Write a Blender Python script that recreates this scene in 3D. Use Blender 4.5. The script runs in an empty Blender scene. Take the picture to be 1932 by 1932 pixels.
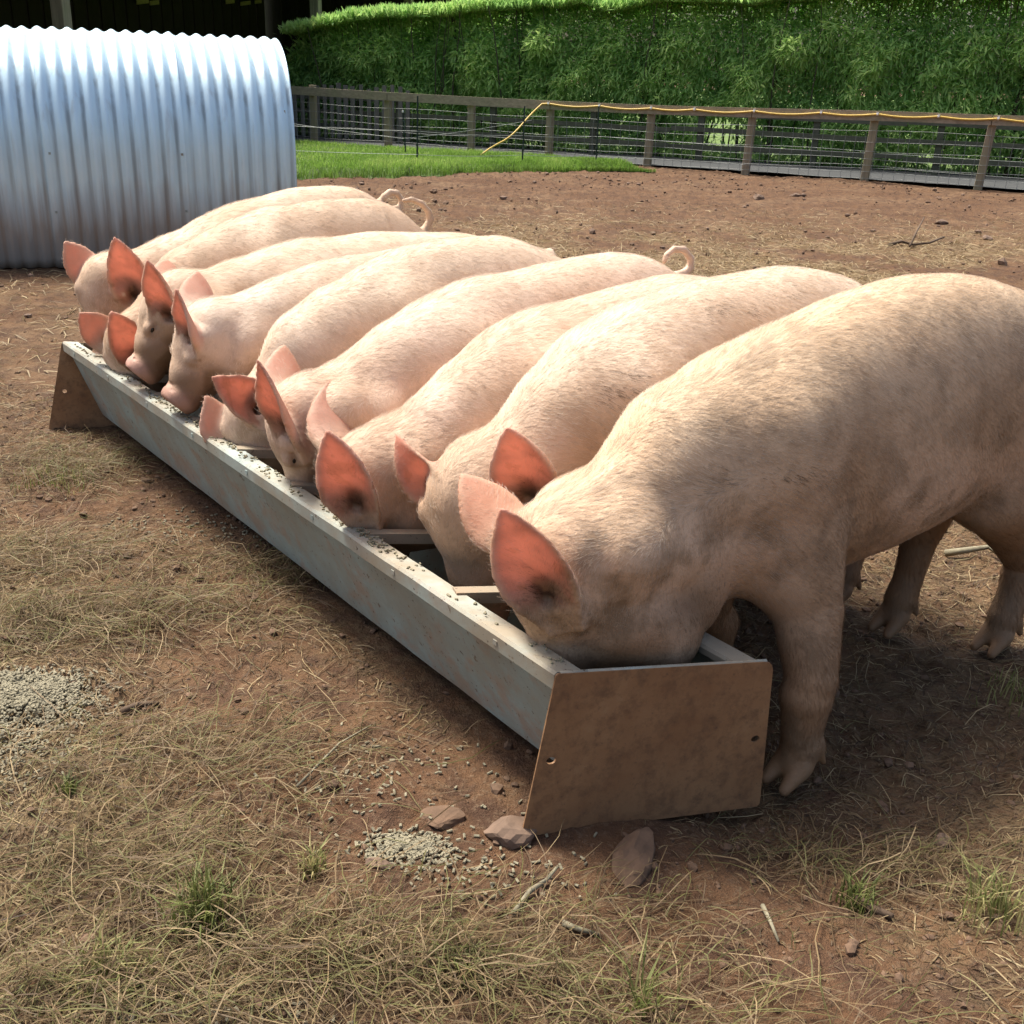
import bpy, bmesh, math, random
import numpy as np
import openvdb as vdb
from mathutils import Matrix, Vector
from mathutils.geometry import tessellate_polygon

rng = np.random.default_rng(7)
random.seed(7)
S = bpy.context.scene
COL = S.collection
D2R = math.radians

# ------------------------------------------------------------------ camera
CAM_H = 1.30
_nad = np.array([-185.0, 5300.0, 2092.0])
_up = -_nad / np.linalg.norm(_nad)                 # world up seen in image axes (x right, y down, z ahead)
_fw = np.array([0, 0, 1.0]); _Y = _fw - _up * (_fw @ _up); _Y /= np.linalg.norm(_Y)
_X = np.cross(_Y, _up)
RCAM = np.stack([_X, _Y, _up])                     # world = RCAM @ cam
cam_d = bpy.data.cameras.new('camera'); cam = bpy.data.objects.new('camera', cam_d); COL.objects.link(cam)
_m = Matrix.Identity(4)
for r in range(3):
    _m[r][0], _m[r][1], _m[r][2] = RCAM[r][0], -RCAM[r][1], -RCAM[r][2]
_m.translation = (0, 0, CAM_H)
cam.matrix_world = _m
cam_d.sensor_fit = 'HORIZONTAL'; cam_d.sensor_width = 36.0
cam_d.lens = 36.0 * 2092.0 / 1932.0
cam_d.clip_start = 0.05; cam_d.clip_end = 2000
S.camera = cam

# ------------------------------------------------------------------ light
SUN_EL, SUN_AZ = D2R(62), D2R(-50)                 # azimuth from +Y, clockwise positive
sun_dir = Vector((math.sin(SUN_AZ) * math.cos(SUN_EL), math.cos(SUN_AZ) * math.cos(SUN_EL), math.sin(SUN_EL)))
W = bpy.data.worlds.new('World'); S.world = W; W.use_nodes = True
wn = W.node_tree.nodes; wl = W.node_tree.links
sky = wn.new('ShaderNodeTexSky'); sky.sky_type = 'NISHITA'; sky.sun_disc = False
sky.sun_elevation = SUN_EL; sky.sun_rotation = SUN_AZ
sky.air_density = 1.0; sky.dust_density = 6.0; sky.ozone_density = 0.4
bg = wn['Background']; bg.inputs['Strength'].default_value = 0.15
wl.new(sky.outputs[0], bg.inputs[0])
sl = bpy.data.lights.new('sun', 'SUN'); sl.energy = 4.5; sl.angle = D2R(16); sl.color = (1.0, 0.955, 0.86)
sun = bpy.data.objects.new('sun', sl); COL.objects.link(sun)
sun.rotation_euler = (-sun_dir).to_track_quat('-Z', 'Y').to_euler()
S.view_settings.view_transform = 'Standard'; S.view_settings.look = 'None'
S.view_settings.gamma = 1.0; S.view_settings.use_curve_mapping = False
S.view_settings.exposure = 0.52
S.render.engine = 'CYCLES'
S.cycles.max_bounces = 8; S.cycles.diffuse_bounces = 4; S.cycles.transmission_bounces = 6
S.cycles.transparent_max_bounces = 8; S.cycles.caustics_reflective = False; S.cycles.caustics_refractive = False
S.cycles.use_denoising = True
try: S.cycles_curves.shape = 'RIBBONS'
except Exception: pass

# ------------------------------------------------------------------ helpers
def tag(o, label=None, cat=None, group=None, kind=None):
    if label: o['label'] = label
    if cat: o['category'] = cat
    if group: o['group'] = group
    if kind: o['kind'] = kind
    return o

def empty(name, loc=(0, 0, 0)):
    o = bpy.data.objects.new(name, None); COL.objects.link(o); o.location = loc
    o.empty_display_size = 0.1
    return o

def mesh_np(name, verts, faces, mat=None, parent=None, smooth=False, attrs=None):
    """verts (n,3); faces (m,3|4) int array or list of such arrays"""
    fl = faces if isinstance(faces, list) else [faces]
    fl = [np.asarray(f, dtype=np.int32) for f in fl if len(f)]
    me = bpy.data.meshes.new(name)
    verts = np.asarray(verts, dtype=np.float32)
    me.vertices.add(len(verts)); me.vertices.foreach_set('co', verts.ravel())
    lv = np.concatenate([f.ravel() for f in fl]); tot = np.concatenate([np.full(len(f), f.shape[1], np.int32) for f in fl])
    st = np.concatenate([[0], np.cumsum(tot)[:-1]]).astype(np.int32)
    me.loops.add(len(lv)); me.loops.foreach_set('vertex_index', lv)
    me.polygons.add(len(tot)); me.polygons.foreach_set('loop_start', st); me.polygons.foreach_set('loop_total', tot)
    me.polygons.foreach_set('use_smooth', np.full(len(tot), bool(smooth)))
    if attrs:
        for k, (typ, dat) in attrs.items():
            a = me.attributes.new(k, typ, 'POINT')
            a.data.foreach_set('color' if typ == 'FLOAT_COLOR' else 'value', np.asarray(dat, np.float32).ravel())
    me.update(calc_edges=True); me.validate()
    o = bpy.data.objects.new(name, me); COL.objects.link(o)
    if mat: me.materials.append(mat)
    if parent: o.parent = parent
    return o

class MB:
    def __init__(s): s.v = []; s.q = []; s.t = []
    def add(s, v, q=(), t=()):
        b = len(s.v); s.v += [tuple(map(float, p)) for p in v]
        s.q += [tuple(i + b for i in f) for f in q]; s.t += [tuple(i + b for i in f) for f in t]
        return s
    def box(s, c, size, ex=(1, 0, 0), ey=(0, 1, 0), ez=(0, 0, 1), taper=1.0):
        c = np.array(c, float); ex, ey, ez = (np.array(e, float) for e in (ex, ey, ez))
        hx, hy, hz = np.array(size) / 2
        v = []
        for k, tz in ((-1, 1.0), (1, taper)):
            for a, b in ((-1, -1), (1, -1), (1, 1), (-1, 1)):
                v.append(c + ex * a * hx * tz + ey * b * hy * tz + ez * k * hz)
        return s.add(v, [(3, 2, 1, 0), (4, 5, 6, 7), (0, 1, 5, 4), (1, 2, 6, 5), (2, 3, 7, 6), (3, 0, 4, 7)])
    def tube(s, pts, r, n=6, cap=True):
        pts = [np.array(p, float) for p in pts]
        rr = r if isinstance(r, (list, tuple, np.ndarray)) else [r] * len(pts)
        v = []; prev = None
        for i, p in enumerate(pts):
            d = pts[min(i + 1, len(pts) - 1)] - pts[max(i - 1, 0)]; d /= np.linalg.norm(d) + 1e-9
            a = np.cross(d, [0, 0, 1.0] if abs(d[2]) < .9 else [1.0, 0, 0]) if prev is None else prev - d * (prev @ d)
            a /= np.linalg.norm(a) + 1e-9; prev = a; b = np.cross(d, a)
            for k in range(n):
                t = 2 * math.pi * k / n; v.append(p + (a * math.cos(t) + b * math.sin(t)) * rr[i])
        q = []
        for i in range(len(pts) - 1):
            for k in range(n):
                q.append((i * n + k, i * n + (k + 1) % n, (i + 1) * n + (k + 1) % n, (i + 1) * n + k))
        t = []
        if cap:
            e = (len(pts) - 1) * n
            for k in range(1, n - 1): t.append((0, k + 1, k)); t.append((e, e + k, e + k + 1))
        return s.add(v, q, t)
    def build(s, name, mat=None, parent=None, smooth=False, loc=None, bevel=0):
        v = np.array(s.v)
        if loc is not None: v = v - np.array(loc)
        f = []
        if s.q: f.append(np.array(s.q))
        if s.t: f.append(np.array(s.t))
        o = mesh_np(name, v, f, mat, parent, smooth)
        if loc is not None and not parent: o.location = loc
        if bevel:
            m = o.modifiers.new('bevel', 'BEVEL'); m.width = bevel; m.segments = 2; m.limit_method = 'ANGLE'
        return o

def share(src, name, parent=None, loc=None):
    o = src.copy(); COL.objects.link(o); o.name = name
    if parent: o.parent = parent
    if loc is not None: o.location = loc
    return o

def smooth01(a, b, x):
    t = np.clip((x - a) / (b - a), 0, 1); return t * t * (3 - 2 * t)

_lat = np.random.default_rng(3).random((256, 256)).astype(np.float32)
def vnoise(x, y):
    xi = np.floor(x).astype(int); yi = np.floor(y).astype(int); fx = x - xi; fy = y - yi
    fx = fx * fx * (3 - 2 * fx); fy = fy * fy * (3 - 2 * fy)
    g = lambda a, b: _lat[a & 255, b & 255]
    return (g(xi, yi) * (1 - fx) * (1 - fy) + g(xi + 1, yi) * fx * (1 - fy) + g(xi, yi + 1) * (1 - fx) * fy + g(xi + 1, yi + 1) * fx * fy)
def fbm(x, y, o=4, f=2.03, g=.5):
    r = 0; a = 1; n = 0
    for i in range(o):
        r = r + a * vnoise(x + 17.3 * i, y - 9.1 * i); n += a; a *= g; x = x * f; y = y * f
    return r / n

# ------------------------------------------------------------------ materials
def M(name):
    m = bpy.data.materials.new(name); m.use_nodes = True
    nt = m.node_tree; return m, nt, nt.nodes['Principled BSDF']
def N(nt, t, **k):
    n = nt.nodes.new(t)
    for a, b in k.items():
        if a in n.inputs: n.inputs[a].default_value = b
        else: setattr(n, a, b)
    return n
def L(nt, a, b): nt.links.new(a, b)
def noise(nt, scale, detail=4, rough=.55, vec=None, dist=0.0):
    n = N(nt, 'ShaderNodeTexNoise'); n.inputs['Scale'].default_value = scale; n.inputs['Detail'].default_value = detail
    n.inputs['Roughness'].default_value = rough; n.inputs['Distortion'].default_value = dist
    if vec is not None: L(nt, vec, n.inputs['Vector'])
    return n
def ramp(nt, fac, stops, interp='LINEAR'):
    r = N(nt, 'ShaderNodeValToRGB'); cr = r.color_ramp; cr.interpolation = interp
    while len(cr.elements) < len(stops): cr.elements.new(0.5)
    for e, (p, c) in zip(cr.elements, stops):
        e.position = p; e.color = (c, c, c, 1) if isinstance(c, (int, float)) else (*c, 1)
    L(nt, fac, r.inputs[0]); return r
def mixc(nt, fac, a, b, mode='MIX'):
    m = N(nt, 'ShaderNodeMix'); m.data_type = 'RGBA'; m.blend_type = mode
    for sock, v in ((m.inputs[0], fac), (m.inputs[6], a), (m.inputs[7], b)):
        if hasattr(v, 'is_output'): L(nt, v, sock)
        elif isinstance(v, (int, float)): sock.default_value = v if sock.type == 'VALUE' else (v, v, v, 1)
        else: sock.default_value = (*v, 1)
    return m.outputs[2]
def coords(nt, kind='Object', scale=None):
    c = N(nt, 'ShaderNodeTexCoord').outputs[kind]
    if scale:
        mp = N(nt, 'ShaderNodeMapping'); mp.inputs['Scale'].default_value = scale; L(nt, c, mp.inputs[0]); c = mp.outputs[0]
    return c
def geo(nt): return N(nt, 'ShaderNodeNewGeometry').outputs['Position']
def bump(nt, h, strength, dist, bsdf):
    b = N(nt, 'ShaderNodeBump'); b.inputs['Strength'].default_value = strength; b.inputs['Distance'].default_value = dist
    L(nt, h, b.inputs['Height']); L(nt, b.outputs[0], bsdf.inputs['Normal']); return b
def attr(nt, name):
    a = N(nt, 'ShaderNodeAttribute'); a.attribute_name = name; return a

def plain(name, col, rough=.6, metal=0.0, var=.25, scale=12, bmp=0.0):
    m, nt, b = M(name)
    n = noise(nt, scale, 5, .6, coords(nt))
    r = ramp(nt, n.outputs[0], [(.25, tuple(c * (1 - var) for c in col)), (.75, tuple(min(1, c * (1 + var)) for c in col))])
    L(nt, r.outputs[0], b.inputs['Base Color']); b.inputs['Roughness'].default_value = rough; b.inputs['Metallic'].default_value = metal
    if bmp: bump(nt, n.outputs[0], .6, bmp, b)
    return m

# soil: red-brown earth, dry dust, moist clods, matted straw where the attribute says so
def soil_material():
    m, nt, b = M('soil')
    p = geo(nt)
    n1 = noise(nt, 1.3, 6, .6, p); n2 = noise(nt, 9, 6, .65, p); n3 = noise(nt, 70, 4, .7, p); n4 = noise(nt, 260, 3, .7, p)
    base = ramp(nt, n1.outputs[0], [(.32, (.100, .050, .026)), (.5, (.150, .083, .045)), (.68, (.200, .128, .074))])
    c = mixc(nt, ramp(nt, n2.outputs[0], [(.42, 0.0), (.62, 1.0)]).outputs[0], base.outputs[0], (.085, .048, .031))
    c = mixc(nt, ramp(nt, n3.outputs[0], [(.52, 0.0), (.75, .8)]).outputs[0], c, (.24, .17, .11))
    c = mixc(nt, ramp(nt, n4.outputs[0], [(.30, .75), (.45, 0.0)]).outputs[0], c, (.07, .042, .028))
    st = attr(nt, 'straw')
    sn = noise(nt, 28, 6, .75, p)
    f = N(nt, 'ShaderNodeMath', operation='MULTIPLY'); L(nt, st.outputs['Fac'], f.inputs[0])
    L(nt, ramp(nt, sn.outputs[0], [(.40, 0.0), (.66, 1.0)]).outputs[0], f.inputs[1])
    c = mixc(nt, f.outputs[0], c, (.25, .19, .10))
    L(nt, c, b.inputs['Base Color']); b.inputs['Roughness'].default_value = .95
    b.inputs['Specular IOR Level'].default_value = .15
    s1 = N(nt, 'ShaderNodeMath', operation='MULTIPLY_ADD'); L(nt, n3.outputs[0], s1.inputs[0]); s1.inputs[1].default_value = .5; L(nt, n2.outputs[0], s1.inputs[2])
    s2 = N(nt, 'ShaderNodeMath', operation='MULTIPLY_ADD'); L(nt, n4.outputs[0], s2.inputs[0]); s2.inputs[1].default_value = .25; L(nt, s1.outputs[0], s2.inputs[2])
    bump(nt, s2.outputs[0], 1.0, .022, b)
    return m

def galv_material(name, dirt=.45, rust=.5, tone=(.36, .46, .45), rough=.58, metal=.25):
    m, nt, b = M(name)
    c = coords(nt)
    n1 = noise(nt, 4, 6, .65, c); n2 = noise(nt, 22, 5, .7, c); n3 = noise(nt, 90, 3, .6, c)
    col = ramp(nt, n1.outputs[0], [(.3, tuple(t * .78 for t in tone)), (.7, tone)]).outputs[0]
    n5 = noise(nt, 6.5, 7, .72, c); n6 = noise(nt, 48, 3, .6, c)
    col = mixc(nt, ramp(nt, n5.outputs[0], [(.50, 0.0), (.60, rust)]).outputs[0], col, (.40, .235, .15))
    col = mixc(nt, ramp(nt, n6.outputs[0], [(.66, 0.0), (.69, .8)]).outputs[0], col, (.11, .065, .04))
    df = ramp(nt, n1.outputs[0], [(.40, dirt), (.62, 0.0)]).outputs[0]
    col = mixc(nt, df, col, (.33, .27, .19))
    col = mixc(nt, ramp(nt, n3.outputs[0], [(.66, 0.0), (.70, .9)]).outputs[0], col, (.08, .05, .035))
    L(nt, col, b.inputs['Base Color'])
    b.inputs['Metallic'].default_value = metal
    L(nt, ramp(nt, n2.outputs[0], [(.3, rough - .08), (.7, rough + .22)]).outputs[0], b.inputs['Roughness'])
    bump(nt, n2.outputs[0], .25, .003, b)
    return m

def plate_material():
    m, nt, b = M('muddy_galvanised')
    c = coords(nt)
    n1 = noise(nt, 5, 7, .7, c); n2 = noise(nt, 30, 6, .75, c); n3 = noise(nt, 120, 3, .6, c)
    col = ramp(nt, n1.outputs[0], [(.3, (.24, .12, .055)), (.55, (.33, .185, .09)), (.72, (.38, .25, .14))]).outputs[0]
    col = mixc(nt, ramp(nt, n2.outputs[0], [(.46, 0.0), (.66, .75)]).outputs[0], col, (.15, .082, .045))
    col = mixc(nt, ramp(nt, n3.outputs[0], [(.66, 0.0), (.74, .7)]).outputs[0], col, (.13, .075, .05))
    L(nt, col, b.inputs['Base Color']); b.inputs['Roughness'].default_value = .62; b.inputs['Metallic'].default_value = .12
    bump(nt, n2.outputs[0], .35, .004, b)
    return m

def corrugated_material():
    m, nt, b = M('corrugated_galvanised')
    c = coords(nt)
    n1 = noise(nt, 3, 6, .6, c); n2 = noise(nt, 18, 5, .7, c)
    mp = N(nt, 'ShaderNodeMapping'); mp.inputs['Scale'].default_value = (14, 14, .9); L(nt, c, mp.inputs[0])
    n3 = noise(nt, 1.0, 5, .6, mp.outputs[0])
    z = N(nt, 'ShaderNodeSeparateXYZ'); L(nt, c, z.inputs[0])
    col = ramp(nt, n1.outputs[0], [(.3, (.60, .82, .93)), (.7, (.70, .90, .97))]).outputs[0]
    col = mixc(nt, ramp(nt, n3.outputs[0], [(.55, 0.0), (.75, .45)]).outputs[0], col, (.34, .34, .32))
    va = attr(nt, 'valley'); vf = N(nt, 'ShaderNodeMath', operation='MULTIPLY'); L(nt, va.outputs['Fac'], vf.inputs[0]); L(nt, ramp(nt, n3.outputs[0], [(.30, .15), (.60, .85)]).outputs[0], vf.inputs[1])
    col = mixc(nt, vf.outputs[0], col, (.24, .30, .32))  # dark reflection stripes painted along the corrugation valleys
    # mud splashed up from the ground
    zz = N(nt, 'ShaderNodeMath', operation='MULTIPLY_ADD'); L(nt, n3.outputs[0], zz.inputs[0]); zz.inputs[1].default_value = -.5; L(nt, z.outputs[2], zz.inputs[2])
    mud = ramp(nt, zz.outputs[0], [(.0, .8), (.32, 0.0)]).outputs[0]
    col = mixc(nt, mud, col, (.27, .20, .14))
    col = mixc(nt, ramp(nt, n2.outputs[0], [(.74, 0.0), (.82, .5)]).outputs[0], col, (.25, .19, .14))
    L(nt, col, b.inputs['Base Color'])
    mm = N(nt, 'ShaderNodeMath', operation='MULTIPLY_ADD'); L(nt, mud, mm.inputs[0]); mm.inputs[1].default_value = -.25; mm.inputs[2].default_value = .40
    L(nt, mm.outputs[0], b.inputs['Metallic'])
    L(nt, ramp(nt, n2.outputs[0], [(.3, .30), (.7, .46)]).outputs[0], b.inputs['Roughness'])
    return m

def wood_material(name, col, var=.35, axis=2, rough=.85):
    m, nt, b = M(name)
    sc = [9, 9, 9]; sc[axis] = .7
    c = coords(nt, 'Object', tuple(sc))
    n1 = noise(nt, 3, 6, .65, c, .6); n2 = noise(nt, 2.2, 4, .6, coords(nt))
    col1 = ramp(nt, n1.outputs[0], [(.28, tuple(x * (1 - var) for x in col)), (.7, tuple(x * (1 + var) for x in col))]).outputs[0]
    g = mixc(nt, ramp(nt, n2.outputs[0], [(.45, 0.0), (.7, .55)]).outputs[0], col1, (col[0] * .75, col[1] * .95, col[2] * .7))
    L(nt, g, b.inputs['Base Color']); b.inputs['Roughness'].default_value = rough
    bump(nt, n1.outputs[0], .5, .004, b)
    return m

def blade_material(name, stops, trans=.35, rough=.6):
    """thin vegetation: colour from a per-blade value, light passes through"""
    m, nt, b = M(name)
    a = attr(nt, 'shade')
    col = ramp(nt, a.outputs['Fac'], stops).outputs[0]
    L(nt, col, b.inputs['Base Color']); b.inputs['Roughness'].default_value = rough
    b.inputs['Specular IOR Level'].default_value = .3
    tr = N(nt, 'ShaderNodeBsdfTranslucent'); L(nt, col, tr.inputs[0])
    mx = N(nt, 'ShaderNodeMixShader'); mx.inputs[0].default_value = trans
    L(nt, b.outputs[0], mx.inputs[1]); L(nt, tr.outputs[0], mx.inputs[2])
    L(nt, mx.outputs[0], nt.nodes['Material Output'].inputs['Surface'])
    return m

def skin_material():
    m, nt, b = M('pig_skin')
    c = coords(nt); oi = N(nt, 'ShaderNodeObjectInfo')
    off = N(nt, 'ShaderNodeVectorMath', operation='ADD'); L(nt, c, off.inputs[0])
    rv = N(nt, 'ShaderNodeMath', operation='MULTIPLY'); L(nt, oi.outputs['Random'], rv.inputs[0]); rv.inputs[1].default_value = 37.0
    L(nt, rv.outputs[0], off.inputs[1]); p = off.outputs[0]
    n1 = noise(nt, 3.2, 5, .6, p); n2 = noise(nt, 11, 6, .65, p); n3 = noise(nt, 60, 4, .7, p); n4 = noise(nt, 170, 3, .7, p)
    sk = attr(nt, 'skin'); ms = attr(nt, 'mask'); sep = N(nt, 'ShaderNodeSeparateColor'); L(nt, ms.outputs['Color'], sep.inputs[0])
    col = mixc(nt, 1.0, sk.outputs['Color'], ramp(nt, n1.outputs[0], [(.38, (1.0, 1.0, 1.0)), (.66, (.88, .80, .73))]).outputs[0], 'MULTIPLY')
    # dried mud: broad smears and small flecks
    df = N(nt, 'ShaderNodeMath', operation='MULTIPLY'); L(nt, ramp(nt, n2.outputs[0], [(.46, 0.0), (.64, 1.0)]).outputs[0], df.inputs[0]); L(nt, sep.outputs[1], df.inputs[1])
    col = mixc(nt, df.outputs[0], col, (.25, .165, .10))
    col = mixc(nt, ramp(nt, n3.outputs[0], [(.60, 0.0), (.74, .38)]).outputs[0], col, (.33, .22, .14))
    L(nt, col, b.inputs['Base Color'])
    b.inputs['Roughness'].default_value = .62; b.inputs['Specular IOR Level'].default_value = .3
    bp = N(nt, 'ShaderNodeMath', operation='ADD'); L(nt, n3.outputs[0], bp.inputs[0]); L(nt, n4.outputs[0], bp.inputs[1])
    bump(nt, bp.outputs[0], .35, .004, b)
    tr = N(nt, 'ShaderNodeBsdfTranslucent'); tr.inputs[0].default_value = (.95, .50, .38, 1)
    mx = N(nt, 'ShaderNodeMixShader')
    ef = N(nt, 'ShaderNodeMath', operation='MULTIPLY'); L(nt, sep.outputs[0], ef.inputs[0]); ef.inputs[1].default_value = .48
    L(nt, ef.outputs[0], mx.inputs[0]); L(nt, b.outputs[0], mx.inputs[1]); L(nt, tr.outputs[0], mx.inputs[2])
    L(nt, mx.outputs[0], nt.nodes['Material Output'].inputs['Surface'])
    return m

def bristle_material():
    m, nt, b = M('pig_bristle')
    out = nt.nodes['Material Output']
    d = N(nt, 'ShaderNodeBsdfDiffuse'); t = N(nt, 'ShaderNodeBsdfTranslucent'); g = N(nt, 'ShaderNodeBsdfHair')
    hi = N(nt, 'ShaderNodeHairInfo')
    col0 = ramp(nt, hi.outputs['Random'], [(0, (.45, .32, .20)), (.3, (.80, .72, .60)), (1, (.93, .89, .80))]).outputs[0]
    ha = attr(nt, 'hcol'); col = mixc(nt, ha.outputs['Alpha'], col0, ha.outputs['Color'])
    for x in (d, t, g): L(nt, col, x.inputs[0])
    m1 = N(nt, 'ShaderNodeMixShader'); m1.inputs[0].default_value = .4; L(nt, d.outputs[0], m1.inputs[1]); L(nt, t.outputs[0], m1.inputs[2])
    m2 = N(nt, 'ShaderNodeMixShader'); m2.inputs[0].default_value = .35; L(nt, m1.outputs[0], m2.inputs[1]); L(nt, g.outputs[0], m2.inputs[2])
    g.inputs['RoughnessU'].default_value = .35; g.inputs['RoughnessV'].default_value = .6
    L(nt, m2.outputs[0], out.inputs['Surface'])
    return m

MAT = dict(
    soil=soil_material(), galv=galv_material('galvanised_steel'), lip=galv_material('dusty_galvanised_lip', .8, .3, (.40, .46, .42), .65, .12),
    bar=galv_material('dirty_cross_bar', .9, .5, (.33, .28, .205), .75, .05), plate=plate_material(), corr=corrugated_material(), skin=skin_material(), bristle=bristle_material(),
    oldwood=wood_material('weathered_wood', (.27, .225, .155)), railwood=wood_material('weathered_rail', (.30, .25, .18), axis=0),
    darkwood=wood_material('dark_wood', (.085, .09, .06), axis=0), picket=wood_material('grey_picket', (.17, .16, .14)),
    barnwood=wood_material('barn_board', (.05, .043, .037)), barnpost=wood_material('barn_post', (.30, .27, .17)),
    straw=blade_material('straw', [(0, (.055, .034, .02)), (.4, (.14, .092, .048)), (.7, (.255, .183, .095)), (.94, (.44, .34, .19)), (1, (.15, .14, .05))], .25),
    grass=blade_material('grass', [(0, (.10, .16, .03)), (.6, (.20, .36, .055)), (1, (.36, .46, .13))], .5),
    drygrass=blade_material('dry_grass', [(0, (.10, .12, .03)), (.5, (.20, .22, .07)), (1, (.42, .36, .17))], .4),
    leaf=blade_material('willow_leaf', [(0, (.17, .33, .10)), (.5, (.34, .57, .17)), (1, (.50, .68, .22))], .5, .45),
    pellet=plain('feed_pellet', (.235, .21, .14), .85, 0, .3, 60), crumb=plain('feed_dust', (.38, .33, .21), .95, 0, .3, 40),
    stone=plain('stone', (.165, .108, .074), .9, 0, .35, 14, .006), clod=plain('earth_clod', (.135, .082, .050), .95, 0, .4, 20, .004),
    wire=plain('galvanised_wire', (.26, .28, .27), .6, .3, .15, 30), hose=plain('yellow_hose', (.62, .42, .08), .5, 0, .12, 30),
    clip=plain('white_clip', (.75, .74, .70), .5, 0, .05, 30), stake=plain('dark_green_stake', (.012, .030, .024), .5, 0, .2, 30),
    gravel=plain('grey_gravel', (.052, .055, .056), .95, 0, .35, 40, .01), eye=plain('eye', (.012, .008, .006), .12, 0, .1, 30),
    field=plain('far_pasture', (.10, .16, .03), .95, 0, .3, 2), stick=plain('bark_stick', (.10, .065, .04), .9, 0, .35, 30, .003),
    stem=plain('hedge_stem', (.075, .065, .04), .9, 0, .3, 10), roof=plain('barn_roof', (.20, .23, .26), .6, .2, .2, 3),
    gap_daylight=plain('painted_daylight', (.55, .48, .25), .6, 0, .3, 20), turf=plain('turf', (.06, .095, .022), .95, 0, .4, 6, .01),
)

# ------------------------------------------------------------------ layout constants
LIPA = np.array([.088, 1.694, .331]); LIPB = np.array([-1.677, 4.009, .330])       # outer edge of the trough lip away from the pigs
TAX = np.array([-.606, .795, 0.0]); TPE = np.array([.795, .606, 0.0])              # along the trough / across it towards the pigs
TL = 2.9105
PLD = np.array([math.cos(D2R(20)), math.sin(D2R(20)), 0.0])                        # the plates and bars sit askew
def cen(t): return np.array([.276 - .606 * t, 1.762 + .795 * t, 0.0])

def straw_density(x, y):
    d = (x - LIPA[0]) * TPE[0] + (y - LIPA[1]) * TPE[1]
    n = fbm(x * 1.7 + 5, y * 1.7, 4)
    left = smooth01(-.25, -.75, d)
    base = .22 + .78 * left
    base = np.where(d > .0, .42, base)
    # bare red earth left of the trough
    bare = np.exp(-(((x + .50) / .36) ** 2 + ((y - 1.9) / .30) ** 2)) * .45 + np.exp(-(((x + .1) / .5) ** 2 + ((y - 1.35) / .22) ** 2)) * .35
    base = np.clip(base - bare, .08, 1)
    far = smooth01(5.0, 6.4, y) * (1 - smooth01(9.0, 12.0, y)) * smooth01(-1.4, .2, x)
    base = np.where(y > 4.2, np.where(x < -1.6, .25, .12) + .75 * far, base)
    base = np.where(y > 12.5, .04, base)
    return np.clip(base * smooth01(.30, .62, n + .12 * left), 0, 1)

def gh(x, y):
    """height of the earth"""
    x = np.asarray(x, float); y = np.asarray(y, float)
    d = (x - LIPA[0]) * TPE[0] + (y - LIPA[1]) * TPE[1]; t = (x - LIPA[0]) * TAX[0] + (y - LIPA[1]) * TAX[1]
    dip = -.07 * smooth01(.12, .42, d) * (1 - smooth01(1.9, 3.2, d)) * smooth01(-.9, .0, t) * (1 - smooth01(3.2, 4.4, t))
    n = (fbm(x * 1.1, y * 1.1, 3) - .5) * .05 + (fbm(x * 6, y * 6, 4) - .5) * .035
    r = fbm(x * 22 + 3, y * 22, 3)
    n = n + (r - .5) * .016 + np.maximum(0, r - .62) * .06
    calm = .35 + .65 * smooth01(.05, .35, np.abs(d - .1))
    return dip + n * np.where(y < 7, calm, 1.0) * np.where(y > 12, 1.2, 1.0) - .006

# ------------------------------------------------------------------ ground
def ground():
    xs = np.concatenate([-np.geomspace(300, 4.2, 46)[:-1], np.linspace(-4.2, -2.3, 70)[:-1], np.arange(-2.3, 2.3, .0135), np.linspace(2.3, 6, 150), np.geomspace(6, 300, 46)[1:]])
    ys = np.concatenate([[-30, -12, -5, -2, -.5], np.arange(.25, 3.6, .0135), np.arange(3.6, 8, .03), np.geomspace(8, 24, 150), np.geomspace(24, 900, 40)[1:]])
    X, Y = np.meshgrid(xs, ys, indexing='ij')
    Z = gh(X, Y)
    Z = Z * (1 - smooth01(19.5, 21, Y + .45 * X))
    Z = np.where((Y > 26) | (np.abs(X) > 14) | (Y < 0), Z * 0 - .006, Z)
    nx, ny = len(xs), len(ys)
    i = np.arange(nx - 1)[:, None] * ny + np.arange(ny - 1)[None]
    f = np.stack([i, i + ny, i + ny + 1, i + 1], -1).reshape(-1, 4)
    st = straw_density(X, Y).ravel()
    o = mesh_np('ground', np.stack([X, Y, Z], -1).reshape(-1, 3), f, MAT['soil'], smooth=True, attrs={'straw': ('FLOAT', st)})
    tag(o, 'red-brown trampled earth of the pig paddock strewn with old straw', None, None, 'structure')
ground()

# ------------------------------------------------------------------ pigs (bodies grown from a distance field, one continuous surface each)
def smin(a, b, k):
    h = np.clip(.5 + .5 * (b - a) / k, 0, 1)
    return b + (a - b) * h - k * h * (1 - h)

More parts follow.
